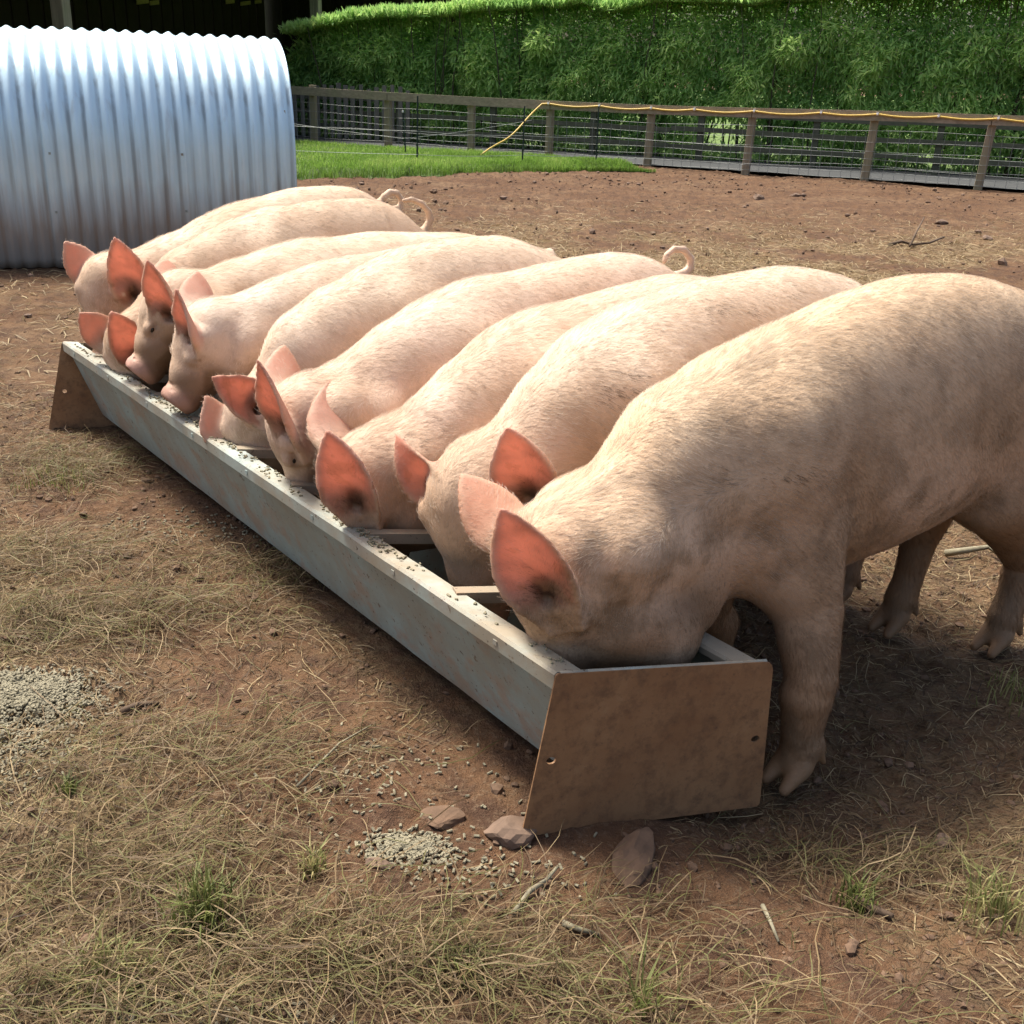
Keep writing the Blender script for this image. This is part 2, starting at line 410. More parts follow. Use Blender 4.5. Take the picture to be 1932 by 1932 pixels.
class Field:
    def __init__(s, lo, hi, h):
        s.lo = np.array(lo, float); s.h = h
        s.n = np.ceil((np.array(hi) - s.lo) / h).astype(int) + 1
        s.F = np.full(s.n, .2, np.float32)
        s.ax = [(s.lo[i] + h * np.arange(s.n[i])).astype(np.float32) for i in range(3)]
    def apply(s, fn, lo, hi, k, op='add'):
        m = k + .035
        i0 = np.clip(np.floor((np.array(lo) - m - s.lo) / s.h).astype(int), 0, s.n - 1)
        i1 = np.clip(np.ceil((np.array(hi) + m - s.lo) / s.h).astype(int) + 1, 1, s.n)
        if np.any(i1 <= i0): return
        sl = tuple(slice(a, b) for a, b in zip(i0, i1))
        A = s.ax[0][sl[0]][:, None, None]; B = s.ax[1][sl[1]][None, :, None]; C = s.ax[2][sl[2]][None, None, :]
        v = fn(A, B, C)
        if op == 'add': s.F[sl] = smin(s.F[sl], v, k)
        else: s.F[sl] = -smin(-s.F[sl], v, k)
    @staticmethod
    def cone_fn(a, b, ra, rb, lat=1.0):
        a = np.array(a, np.float32); b = np.array(b, np.float32)
        def fn(A, B, C):
            B = B / lat; a1 = a[1] / lat; b1 = b[1] / lat
            d = (b[0] - a[0], b1 - a1, b[2] - a[2]); dd = d[0] ** 2 + d[1] ** 2 + d[2] ** 2 + 1e-9
            px, py, pz = A - a[0], B - a1, C - a[2]
            t = np.clip((px * d[0] + py * d[1] + pz * d[2]) / dd, 0, 1)
            return (np.sqrt((px - t * d[0]) ** 2 + (py - t * d[1]) ** 2 + (pz - t * d[2]) ** 2) - (ra + t * (rb - ra))) * min(lat, 1)
        r = max(ra, rb) * max(lat, 1)
        return fn, np.minimum(a, b) - r, np.maximum(a, b) + r
    def cone(s, a, b, ra, rb, k=.03, lat=1.0, op='add'):
        fn, lo, hi = s.cone_fn(a, b, ra, rb, lat); s.apply(fn, lo, hi, k, op)
    def group(s, cones, k=.03, ki=.010):
        """several cones joined almost sharply among themselves, then blended once into the body"""
        cs = [s.cone_fn(*c) for c in cones]
        def fn(A, B, C):
            v = None
            for f, lo, hi in cs: w = f(A, B, C); v = w if v is None else smin(v, w, ki)
            return v
        s.apply(fn, np.min([c[1] for c in cs], 0), np.max([c[2] for c in cs], 0), k)
    def chain(s, pts, k=.03, kk=.012, lat=1.0):
        s.group([(pts[i][:3], pts[i + 1][:3], pts[i][3], pts[i + 1][3], lat) for i in range(len(pts) - 1)], k, .004)
    def mesh(s):
        g = vdb.FloatGrid(1.0)
        g.copyFromArray(np.clip(s.F, -.06, .06) / s.h)
        p, q = g.convertToQuads(0.0)
        return p * s.h + s.lo, q

def unit(v): v = np.array(v, float); return v / np.linalg.norm(v)

class Ear:
    def __init__(s, base, tip, nrm, width, cup=4.5, bend=.0, tipbend=0.0, fold=0.0, asym=.12, thick=1.0):
        s.b = np.array(base, float); d = np.array(tip, float) - s.b; s.L = np.linalg.norm(d); s.U = d / s.L
        n = np.array(nrm, float); n -= s.U * (n @ s.U); s.N = unit(n); s.V = np.cross(s.N, s.U)
        s.w, s.cup, s.bend, s.tb, s.fold, s.as_, s.th = width, cup, bend, tipbend, fold, asym, thick
    def loc(s, A, B, C):
        x, y, z = A - s.b[0], B - s.b[1], C - s.b[2]
        return (x * s.U[0] + y * s.U[1] + z * s.U[2], x * s.V[0] + y * s.V[1] + z * s.V[2], x * s.N[0] + y * s.N[1] + z * s.N[2])
    def parts(s, A, B, C):
        u, v, n = s.loc(A, B, C); un = u / s.L
        Wd = np.interp(un, [-.35, -.1, .08, .28, .48, .66, .82, .93, 1.0, 1.03], [.40, .62, .84, 1.0, 1.0, .82, .52, .27, .07, -.03]).astype(np.float32) * s.w
        v = v - s.as_ * s.w * (1 - un) * .8 + s.as_ * s.w * un * un * .7
        cup = s.cup * np.clip(1.25 - .75 * un, .3, 1.6)
        n0 = cup * v * v + s.bend * un * un * s.L + s.tb * np.clip(un - .6, 0, 1) ** 2 * s.L + s.fold * np.clip(v, 0, 1)
        sl = 2 * cup * v
        th = np.interp(un, [-.2, .2, .6, 1.0], [.019, .0135, .011, .0095]).astype(np.float32) * s.th
        d1 = np.abs(n - n0) / np.sqrt(1 + sl * sl) - th / 2
        d2 = (np.abs(v) - Wd) * .85
        return un, v, n - n0, d1, d2, Wd
    def sdf(s, A, B, C):
        un, v, nn, d1, d2, Wd = s.parts(A, B, C)
        d = np.maximum(d1, d2); h = np.clip(.5 + .5 * (d1 - d2) / .006, 0, 1)
        d = d2 + (d1 - d2) * h + .006 * h * (1 - h)
        return np.maximum(d, -(un + .28) * s.L)

SKIN = np.array([.68, .54, .415]); PINK = np.array([.62, .31, .24]); EARIN = np.array([.64, .32, .24]); EAROUT = np.array([.64, .36, .27])
SNOUT = np.array([.56, .32, .27]); MUD_SHADE = np.array([.26, .155, .082]); DARK = np.array([.06, .035, .025])

class Pig:
    """pig frame: s along the body away from the trough, l towards the pig's left (near) side, z up; origin on the trough's centre line"""
    def __init__(s, t, ang, top, rump, poll, snout, ears, voxel, label, hair, lat=(0, 1, 0), eyes=(1,), width=1.0, legs=None, tail=None, belly=.30, mud=.4, tint=(1, 1, 1), neckr=1.0, eyeclosed=False, bend=0.0, kw=1.0, jowl=1.0, ndrop=.03, extra=(), patch=(), nosepink=0.0, eyex=.152, eyez=-.022):
        s.kw, s.jowl, s.ndrop, s.extra, s.patch, s.nosepink, s.eyex, s.eyez = kw, jowl, ndrop, extra, patch, nosepink, eyex, eyez
        s.t, s.ang = t, D2R(ang); s.o = cen(t)
        s.d = np.array([math.cos(s.ang), math.sin(s.ang), 0]); s.nl = np.array([s.d[1], -s.d[0], 0])
        s.top = np.array(top, float); s.rump = rump; s.w = width; s.belly = belly
        s.poll = np.array(poll, float); s.snout = np.array(snout, float); s.lat = np.array(lat, float)
        s.ears_in = ears; s.vox = voxel; s.label = label; s.hair_n = hair; s.eyes = eyes; s.legs = legs or {}; s.tail = tail; s.mud = mud
        s.tint = np.array(tint); s.neckr = neckr; s.eyeclosed = eyeclosed; s.bend = bend
    # frames
    def local(s, w): r = np.asarray(w) - s.o; return np.array([r @ s.d, r @ s.nl, r[2]])
    def world(s, p): p = np.asarray(p); return s.o + p[..., 0:1] * s.d + p[..., 1:2] * s.nl + p[..., 2:3] * np.array([0, 0, 1.0])
    def head_axes(s):
        X = s.snout - s.poll; s.Lh = np.linalg.norm(X); X = X / s.Lh; s.kl = s.Lh / .34; s.kh = s.kw * s.kl
        Y = s.lat - X * (s.lat @ X); Y = unit(Y); Z = np.cross(X, Y)
        if Z @ np.array([-1, 0, .6]) < 0: Z = -Z
        s.X, s.Y, s.Z = X, Y, Z
    def hp(s, x, y, z): return s.poll + s.X * x * s.kl + (s.Y * y + s.Z * z) * s.kh
    def topz(s, x):
        return np.interp(x, s.top[:, 0], s.top[:, 1])
    def build(s, idx):
        s.head_axes()
        k = s.kh; h = s.vox
        T = s.top
        lo = np.array([min(s.snout[0], s.poll[0]) - .24, -.34, -.10]); hi = np.array([s.rump + .16, .34, max(T[:, 1].max(), s.poll[2]) + .20])
        epts = []
        ears = []
        for e in s.ears_in:
            base = np.array(e['base']); tip = np.array(e['tip'], float)
            ears.append(Ear(base, tip, e['n'], e.get('w', .066), e.get('cup', 7.0), e.get('bend', 0), e.get('tb', 0), e.get('fold', 0), e.get('asym', .12)))
            epts += [base, tip]
        for p in epts: lo = np.minimum(lo, p - .06); hi = np.maximum(hi, p + .06)
        if s.tail is not None:
            for p in s.tail: lo = np.minimum(lo, np.array(p[:3]) - .05); hi = np.maximum(hi, np.array(p[:3]) + .05)
        F = Field(lo, hi, h)
        # ---- trunk
        sr = s.rump; w = s.w
        ts = np.linspace(.0, sr, 90)
        # smoothed top line
        tz = s.topz(ts); ker = np.ones(9) / 9; tz = np.convolve(np.pad(tz, 4, 'edge'), ker, 'valid')
        bz = np.interp(ts, [.10, .24, .38, .60, .80, sr - .32, sr - .14, sr], [.44, .36, .325, s.belly, s.belly + .012, s.belly + .06, .44, .52])
        wd = np.interp(ts, [.10, .26, .42, .60, .82, sr - .38, sr - .22, sr], [.135, .160, .178, .182, .188, .180, .170, .14]) * w
        endf = np.sqrt(np.clip(1 - np.clip((ts - (sr - .24)) / .24, 0, 1) ** 2.4, 0, 1))
        frf = np.sqrt(np.clip(1 - np.clip((.40 - ts) / .26, 0, 1) ** 2.2, 0, 1))
        cz = (tz + bz) / 2; hz = (tz - bz) / 2 * np.minimum(1, .25 + .75 * endf); cz = tz - hz * 1.0
        cz = np.where(ts > sr - .24, cz, (tz + bz) / 2)
        ew = np.minimum(endf, frf)
        hz = np.maximum(hz * np.where(ts < .45, frf, 1.0), .004); cz = np.where(ts < .45, cz + ((tz + bz) / 2 - cz), cz); wd = np.maximum(wd * ew, .004)
        hz = np.maximum(hz * np.where(ts > sr - .24, .15 + .85 * endf, 1), .004)
        def trunk(A, B, C):
            a = A[:, 0, 0]
            f = lambda arr: np.interp(a, ts, arr).astype(np.float32)[:, None, None]
            W_, H_, Cz = f(wd), f(hz), f(cz)
            bb = B - np.float32(s.bend) * (A - .6) ** 2
            q = (C - Cz) / H_
            # backs are rounder on top, the flanks fuller below
            y = np.abs(bb) / (W_ * (1 - .10 * np.clip(q, -1, 1) ** 2 + .04 * np.clip(-q, 0, 1)))
            r = (y ** 2.25 + np.abs(q) ** 2.25) ** (1 / 2.25)
            d = (r - 1) * np.minimum(W_, H_) * .95
            return np.maximum(d, np.maximum(.14 - A, A - sr))
        F.apply(trunk, (.12, -.24, .2), (sr + .02, .24, T[:, 1].max() + .05), .05)
        # ---- neck: centres hang below the measured top line
        cran = s.hp(.095, 0, -.06)
        nk = []; s.camloc = s.local(np.array([0, 0, CAM_H]))
        for x, r in ((.38, .200), (.26, .182), (.14, .165), (.04, .150)):
            if x < s.poll[0] + .06: continue
            z = s.topz(x); dz = (s.topz(x + .05) - s.topz(x - .05)) / .1
            nn = unit([-dz, 0, 1.0]); r = r * s.neckr
            qv = np.array([x, 0, z]); vd = unit(qv - s.camloc); dl = (r * .93 + .014) / math.sqrt(1 - (nn @ vd) ** 2)
            c = qv - nn * dl
            nk.append((*c, r))
        # drift sideways to the head
        tot = len(nk)
        for i, (a, b, c, r) in enumerate(nk):
            nk[i] = (a, cran[1] * ((i + .4) / (tot + .6)) ** 1.5, c, r)
        nk.append((*(cran + s.X * .015), .098 * k))
        thr = s.hp(.13, 0, -.19)
        th = [(*thr, .105 * k * s.jowl), ((thr[0] + .30) / 2, thr[1] * .5, (thr[2] + .46) / 2 + .01, .13), (.31, 0, .465, .15)]
        F.group([(nk[i][:3], nk[i + 1][:3], nk[i][3], nk[i + 1][3], .84) for i in range(len(nk) - 1)] + [(th[i][:3], th[i + 1][:3], th[i][3], th[i + 1][3], .95) for i in range(2)], .04, .02)
        # throat wattle and shoulders
        sh = (.40, 0, s.topz(.40) - .26)
        for sg in (-1, 1):
            F.cone((.36, sg * .095 * w, sh[2] + .10), (.41, sg * .110 * w, .40), .085, .085, .06)
        # ---- head
        q = s.hp
        eyp = {}
        HC = [(q(.085, 0, -.055), q(.135, 0, -.050), .098 * k, .092 * k), (q(.13, 0, -.040), q(.225, 0, -.030), .082 * k, .064 * k), (q(.225, 0, -.032), q(.315, 0, -.026), .062 * k, .049 * k),
              (q(.10, 0, -.125), q(.255, 0, -.075), .070 * k, .036 * k)]
        for sg in (-1, 1):
            HC += [(q(.085, sg * .055, -.120), q(.150, sg * .052, -.105), .078 * k * s.jowl, .062 * k), (q(.115, sg * .040, -.190), q(.165, sg * .045, -.150), .078 * k * s.jowl, .062 * k * s.jowl),
                   (q(.105, sg * .064, .004), q(.135, sg * .066, -.008), .030 * k, .026 * k)]
        F.group(HC + [(a_, b_, c_, d_) for a_, b_, c_, d_ in s.extra], .04, .016)
        F.group([(q(.285, 0, -.028), q(.318, 0, -.016), .047 * k, .042 * k), (q(.326, -.008, -.010), q(.326, .008, -.010), .044 * k, .044 * k)], .010, .004)
        fp = q(.326, 0, -.010); fd = s.X * .94 + s.Z * .34
        F.cone(fp + fd * .219 * k, fp + fd * .2191 * k, .20 * k, .20 * k, .005, op='cut')
        for sg in (-1, 1):
            for y_ in np.arange(.16, .03, -.002):
                pt_ = q(s.eyex, sg * y_, s.eyez); ix = np.clip(np.round((pt_ - F.lo) / h).astype(int), 0, F.n - 1)
                if F.F[tuple(ix)] < 0: break
            eyp[sg] = y_
            # nostrils
            F.cone(q(.372, sg * .017, .008), q(.332, sg * .016, -.006), .0095 * k, .0075 * k, .003, op='cut')
            if s.eyes == (): continue
            ec = q(s.eyex, sg * (y_ - .010), s.eyez)
            F.cone(ec, ec, .021 * k, .021 * k, .012)
            # mouth line
            F.cone(q(.318, sg * .030, -.070), q(.225, sg * .062, -.074), .005 * k, .004 * k, .006, op='cut')
            hw = .018 if not s.eyeclosed else .015; rr_ = .0072 if not s.eyeclosed else .005
            F.cone(q(s.eyex - hw, sg * (y_ + .012), s.eyez - .004), q(s.eyex + hw, sg * (y_ + .010), s.eyez), rr_ * k, rr_ * k, .003, op='cut')
            # wrinkles round the eye and snout
            for dz_ in (.012, .024): F.cone(q(s.eyex - .02, sg * (y_ + .004), s.eyez + dz_ + .010), q(s.eyex + .02, sg * (y_ + .002), s.eyez + dz_ + .006), .0035, .0035, .007, op='cut')
            F.cone(q(s.eyex - .017, sg * (y_ + .004), s.eyez - .030), q(s.eyex + .028, sg * (y_ + .0), s.eyez - .038), .004, .004, .008, op='cut')
        for x in (.300, .286):
            F.cone(q(x, -.030, .022), q(x, .030, .022), .003, .003, .006, op='cut')
        # ---- legs
        def claws(c, fx, r):
            for sg in (-1, 1):
                a = np.array(c) + [0, sg * .021, .012]
                F.cone(a + [.004, 0, .030], a + [-.045 * fx, sg * .004, -.006], r * .62, r * .36, .010)
                b = np.array(c) + [.045 * fx, sg * .026, .075]
                F.cone(b, b + [.014 * fx, sg * .006, -.034], .013, .007, .010)
        gl = -.075
        fl = dict(front=[(.395, .0), (.43, .0)], hind=[(sr - .16, 0), (sr - .22, 0)]); fl.update(s.legs)
        for sg, (fx, dl) in zip((1, -1), fl['front']):
            y = sg * .125 * w + dl
            F.chain([(.41, sg * .105 * w, .44, .098), (.425, (sg * .112 * w + y) / 2, .31, .071), ((.41 + fx) / 2, y, .185, .052), (fx, y, .145, .0535), (fx + .004, y, .06, .041), (fx + .012, y, gl + .105, .044), (fx - .004, y, gl + .055, .037)], .05, .018)
            claws((fx - .012, y, gl + .022), 1, .037)
        for sg, (fx, dl) in zip((1, -1), fl['hind']):
            y = sg * .115 * w + dl
            F.chain([(sr - .24, sg * .080 * w, .56, .118), (sr - .25, sg * .095 * w, .40, .108), ((fx + sr - .20) / 2 + .02, (y + sg * .1 * w) / 2, .27, .064), (fx + .045, y, .185, .046), (fx + .030, y, .09, .038), (fx + .012, y, gl + .105, .041), (fx - .004, y, gl + .055, .036)], .06, .018)
            claws((fx - .012, y, gl + .022), 1, .037)
        # ---- ears
        for e in ears:
            pts = np.array([e.b, e.b + e.U * e.L]); mw = e.w + .05
            F.apply(e.sdf, pts.min(0) - mw, pts.max(0) + mw, .020)
            hc = e.b + e.U * .045 + e.N * .020
            F.cone(hc + e.N * .02 + e.U * .012, hc - e.N * .014 - e.U * .03, .016, .012, .014, op='cut')
        # ---- tail
        if s.tail is not None: F.chain([tuple(p) for p in s.tail], .02, .004)
        P, Q = F.mesh()
        del F
        # normals
        a = P[Q[:, 0]]; b = P[Q[:, 1]]; c = P[Q[:, 2]]; d4 = P[Q[:, 3]]
        fn = np.cross(c - a, d4 - b)
        Nn = np.zeros_like(P, dtype=np.float64)
        for j in range(4):
            for ax_ in range(3): Nn[:, ax_] += np.bincount(Q[:, j], fn[:, ax_], len(P))
        Nn /= np.linalg.norm(Nn, axis=1, keepdims=True) + 1e-9
        cc = P.mean(0)
        if ((P - cc) * Nn).sum(1).mean() < 0: Nn = -Nn; Q = Q[:, ::-1].copy(); fn = -fn
        # soft skin relief: fold lines on the neck, dimples
        nz = fbm(P[:, 0] * 9 + idx * 13.7, P[:, 2] * 9 + P[:, 1] * 5, 3) - .5
        P = P + Nn * (nz * .006)[:, None]
        # ---- colour
        H = np.stack([(P - s.poll) @ s.X / s.kl, (P - s.poll) @ s.Y / k, (P - s.poll) @ s.Z / k], 1)
        col = np.tile(SKIN * s.tint, (len(P), 1)); mask = np.zeros((len(P), 3))
        def blend(m, c): col[:] = col * (1 - m[:, None]) + np.asarray(c) * m[:, None]
        lowm = smooth01(.50, .20, P[:, 2]) * smooth01(.05, .25, P[:, 0])
        blend(.35 * smooth01(.75, .45, P[:, 2]), PINK * .4 + SKIN * .6)
        bn_ = fbm(P[:, 0] * 4 + idx * 5.1, P[:, 2] * 4 + P[:, 1] * 2, 4)
        blend(.55 * smooth01(.40, .66, bn_) * smooth01(.95, .50, P[:, 2]) * (.5 + s.mud), np.array([.40, .26, .15]))  # lower flank browned: dirt together with painted warm shade
        blend(.82 * lowm, MUD_SHADE * 1.1)  # legs: mud, with the warm tone of their shade put into the colour
        blend(.75 * smooth01(.10, -.05, P[:, 2]) * smooth01(.15, .3, P[:, 0]), MUD_SHADE * .9)
        hd = smooth01(.14, .02, np.abs(H[:, 1])) * smooth01(-.25, -.1, H[:, 2])
        blend(.85 * smooth01(.265, .315, H[:, 0]) * hd, SNOUT)
        wet = smooth01(.12, .20, H[:, 0] - H[:, 2] * 1.4 - .07 + .10 * nz) * hd * (1 - s.nosepink * smooth01(.29, .32, H[:, 0] + H[:, 2] * .8))
        wet = np.maximum(wet, smooth01(.14, .22, H[:, 0]) * smooth01(.005, -.035, H[:, 2] + .10 * nz) * smooth01(.16, .11, np.abs(H[:, 1])) * smooth01(-.30, -.2, H[:, 2]) * (1 - s.nosepink * smooth01(.27, .31, H[:, 0] + H[:, 2] * .8)))
        blend(.88 * np.clip(wet, 0, 1), MUD_SHADE * .70)
        nost = np.zeros(len(P))
        for sg in (-1, 1):
            nost = np.maximum(nost, np.exp(-(((H[:, 0] - .345) / .020) ** 2 + ((H[:, 1] - sg * .017) / .0085) ** 2 + ((H[:, 2] - .002) / .010) ** 2)))
            er = np.exp(-(((H[:, 0] - s.eyex) / .026) ** 2 + ((H[:, 1] - sg * eyp[sg]) / .022) ** 2 + ((H[:, 2] - s.eyez + .003) / .014) ** 2))
            blend(.55 * er * (s.eyes != ()), MUD_SHADE * .7)
        blend(nost * .8, DARK)
        earm = np.zeros(len(P))
        for e in ears:
            un, v, nn, d1, d2, Wd = e.parts(P[:, 0], P[:, 1], P[:, 2])
            m = (d1 < .012) & (d2 < .016) & (un > -.1)
            sidei = smooth01(-.2, .4, Nn @ e.N) * (nn > -.001)
            ramp_ = smooth01(.04, .26, un) * m
            rim = smooth01(-.020, -.004, d2)
            vein = .72 + .55 * fbm(un * 9 + idx, v * 60 + un * 8, 3)
            mid = smooth01(1.0, .72, np.abs(v) / np.maximum(Wd, .004)); inm = m * sidei * smooth01(-.04, .10, un) * mid
            ci = EARIN[None] * (1 - smooth01(.42, .05, un))[:, None] + np.array([[.40, .20, .13]]) * smooth01(.42, .05, un)[:, None]  # browner toward the base: hair and painted shade inside the ear
            col[:] = col * (1 - .92 * inm[:, None]) + ci * np.clip(vein, .6, 1.15)[:, None] * .92 * inm[:, None]
            blend(ramp_ * (1 - sidei) * .6, EAROUT)
            earm = np.maximum(earm, smooth01(.10, .45, un) * m * (1 - .55 * rim) * np.clip(vein * .95, .5, 1))
            hole = np.exp(-(((un * e.L - .040) / .034) ** 2 + (v / .020) ** 2)) * smooth01(-.06, .0, nn + .02) * (np.abs(nn) < .07) * smooth01(.0, .5, Nn @ e.N) * (un > -.12) * m
            blend(np.clip(hole * 1.5, 0, .95), DARK)
            fl_ = (vnoise(P[:, 0] * 60 + 3 * idx, P[:, 2] * 60 + P[:, 1] * 40) > .80) & m & (sidei > .5)
            blend(fl_ * .55, MUD_SHADE)
        mask[:, 0] = earm
        mask[:, 1] = np.clip((.12 + s.mud) * (.55 + .8 * smooth01(.7, .25, P[:, 2])) * (1 - .5 * earm), 0, 1)
        rgba = np.concatenate([np.clip(col, 0, 1), np.ones((len(P), 1))], 1); m4 = np.concatenate([mask, np.ones((len(P), 1))], 1)
        # ---- object
        org = s.o + s.d * .6
        Vl = P - np.array([.6, 0, 0]); Vl = np.stack([Vl[:, 0], -Vl[:, 1], Vl[:, 2]], 1)
        o = mesh_np('pig', Vl, Q[:, ::-1].copy(), MAT['skin'], smooth=True, attrs={'skin': ('FLOAT_COLOR', rgba), 'mask': ('FLOAT_COLOR', m4)})
        o.location = org; o.rotation_euler = (0, 0, s.ang)
        tag(o, s.label, 'pig', 'pigs feeding side by side at the trough')
        # ---- eyes
        if not s.eyeclosed:
            for sg in s.eyes:
                c = q(s.eyex, sg * (eyp[sg] - .0035), s.eyez - .0015); cl = np.array([c[0] - .6, -c[1], c[2]])
                me = bpy.data.meshes.new('eye'); bmm = bmesh.new(); bmesh.ops.create_uvsphere(bmm, u_segments=14, v_segments=10, radius=.0115 * k); bmm.to_mesh(me); bmm.free()
                for p_ in me.polygons: p_.use_smooth = True
                me.materials.append(MAT['eye']); eo = bpy.data.objects.new('eye', me); COL.objects.link(eo); eo.parent = o; eo.location = cl
        s.bristles(o, P, Q, Nn, fn, ears, earm, H, idx, col, np.clip(wet, 0, 1))
        return o
    def bristles(s, o, P, Q, Nn, fn, ears, earm, H, idx, skin, wet):
        if not s.hair_n: return
        g = np.random.default_rng(100 + idx)
        ar = np.linalg.norm(fn, axis=1); fc = P[Q].mean(1)
        ar = ar * np.where(fc[:, 2] < .02, .0, 1.0) * (1 - .9 * wet[Q[:, 0]]) * (1 - .95 * smooth01(.28, .31, H[Q[:, 0], 0]) * smooth01(.14, .1, np.abs(H[Q[:, 0], 1])) * (H[Q[:, 0], 2] > -.15))
        fi = g.choice(len(Q), s.hair_n, p=ar / ar.sum())
        r = g.random((s.hair_n, 2)); q = Q[fi]
        p = (P[q[:, 0]] * (1 - r[:, :1]) + P[q[:, 1]] * r[:, :1]) * (1 - r[:, 1:]) + (P[q[:, 3]] * (1 - r[:, :1]) + P[q[:, 2]] * r[:, :1]) * r[:, 1:]
        vi = q[:, 0]; n = Nn[vi]
        # flow: back and down along the trunk, up the face to the poll, down the legs
        flow = np.tile(np.array([1.0, 0, -.25]), (len(p), 1))
        side = np.clip(np.abs(n[:, 1]), 0, 1); flow[:, 2] -= .55 * side
        hx = H[vi]; hw = smooth01(-.05, .12, hx[:, 0]) * (p[:, 0] < .22) * smooth01(.20, .12, np.abs(hx[:, 1]))
        flow = flow * (1 - hw[:, None]) + (-s.X + .35 * np.sign(hx[:, 1:2]) * s.Y) * hw[:, None]
        leg = smooth01(.32, .22, p[:, 2]) * (p[:, 0] > .25); flow = flow * (1 - leg[:, None]) + np.array([.2, 0, -1.0]) * leg[:, None]
        em = earm[vi]
        for e in ears:
            un, v, nn, d1, d2, Wd = e.parts(p[:, 0], p[:, 1], p[:, 2])
            m = ((d1 < .012) & (d2 < .016) & (un > .05)).astype(float)
            out = e.U[None] * .8 + e.V[None] * np.sign(v)[:, None] * .7
            flow = flow * (1 - m[:, None]) + out * m[:, None]
        sw = .8 * (fbm(p[:, 0] * 4 + idx * 7, p[:, 2] * 5 + p[:, 1] * 3, 2) - .5)
        t = flow - n * (flow * n).sum(1, keepdims=True); t /= np.linalg.norm(t, axis=1, keepdims=True) + 1e-6
        b = np.cross(n, t)
        a = sw * .9 + g.normal(0, .13, len(p))
        t = t * np.cos(a)[:, None] + b * np.sin(a)[:, None]
        crest = smooth01(.75, .97, n[:, 2]) * (p[:, 0] < .5)
        Ln = g.uniform(.012, .026, len(p)) * (1 + .5 * crest) * np.where(em > .3, .55, 1.0) * np.where(hw > .5, .7, 1)
        lift = g.uniform(.04, .20, len(p)) + .16 * crest * g.random(len(p))
        dirn = t * np.cos(lift)[:, None] + n * np.sin(lift)[:, None]
        p0 = p - n * .001; p1 = p + dirn * (Ln * .5)[:, None]; p2 = p + dirn * Ln[:, None] * .8 + (t - n * .35) * (Ln * .22)[:, None]
        pts = np.stack([p0, p1, p2], 1)
        pts = np.stack([pts[..., 0] - .6, -pts[..., 1], pts[..., 2]], -1)
        hc = bpy.data.hair_curves.new('bristles'); hc.add_curves([3] * len(p))
        hc.attributes['position'].data.foreach_set('vector', pts.astype(np.float32).ravel())
        rad = np.stack([np.full(len(p), .00020), np.full(len(p), .00016), np.full(len(p), .00007)], 1) * np.where(em > .3, .7, 1.0)[:, None]
        ra = hc.attributes.get('radius') or hc.attributes.new('radius', 'FLOAT', 'POINT')
        ra.data.foreach_set('value', rad.astype(np.float32).ravel())
        dirt = np.clip((.50 - skin[vi].mean(1)) / .25, 0, 1)
        wp = s.world(p); cc_ = (wp - np.array([0, 0, CAM_H])) @ RCAM; px_ = cc_[:, 0] / cc_[:, 2] * 2092 + 966; py_ = cc_[:, 1] / cc_[:, 2] * 2092 + 966
        dark = np.zeros(len(p))
        for (ax_, ay_, rx_, ry_, st_) in s.patch:
            e_ = ((px_ - ax_) / rx_) ** 2 + ((py_ - ay_) / ry_) ** 2
            dark = np.maximum(dark, st_ * (g.random(len(p)) < np.exp(-e_ * 1.2) * (vnoise(px_ * .10 + ax_, py_ * .16) > .38)))
        hcol = np.concatenate([skin[vi] * .85 * (1 - dark[:, None]) + np.array([.06, .04, .028]) * dark[:, None], np.maximum(.34 + .62 * dirt, dark)[:, None]], 1)
        ca = hc.attributes.new('hcol', 'FLOAT_COLOR', 'CURVE'); ca.data.foreach_set('color', hcol.astype(np.float32).ravel())
        hc.materials.append(MAT['bristle'])
        ho = bpy.data.objects.new('bristles', hc); COL.objects.link(ho); ho.parent = o
        tag(ho, kind='stuff')

def px_ray(x, y): return RCAM @ np.array([(x - 966.0) / 2092.0, (y - 966.0) / 2092.0, 1.0])
def on_sphere(pig, base_l, px, Lr, side):
    """a point at distance Lr from the ear base, in the direction the photograph shows the tip"""
    b = pig.world(np.asarray(base_l)[None])[0]; c = np.array([0, 0, CAM_H]); d = unit(px_ray(*px))
    m = (b - c) @ d; off = c + d * m - b; q = Lr * Lr - off @ off
    dt = math.sqrt(q) * side if q > 0 else 0
    return pig.local(c + d * (m + dt))

def sag_pts(t, ang, px, l=0.0):
    o = cen(t); a = D2R(ang); d = np.array([math.cos(a), math.sin(a), 0]); n = np.array([d[1], -d[0], 0]); o2 = o + n * l
    out = []
    c = np.array([0, 0, CAM_H])
    for p in px:
        r = px_ray(*p); q = c + r * (((o2 - c) @ n) / (r @ n)) - o
        out.append((q @ d, q @ n, q[2]))
    return out

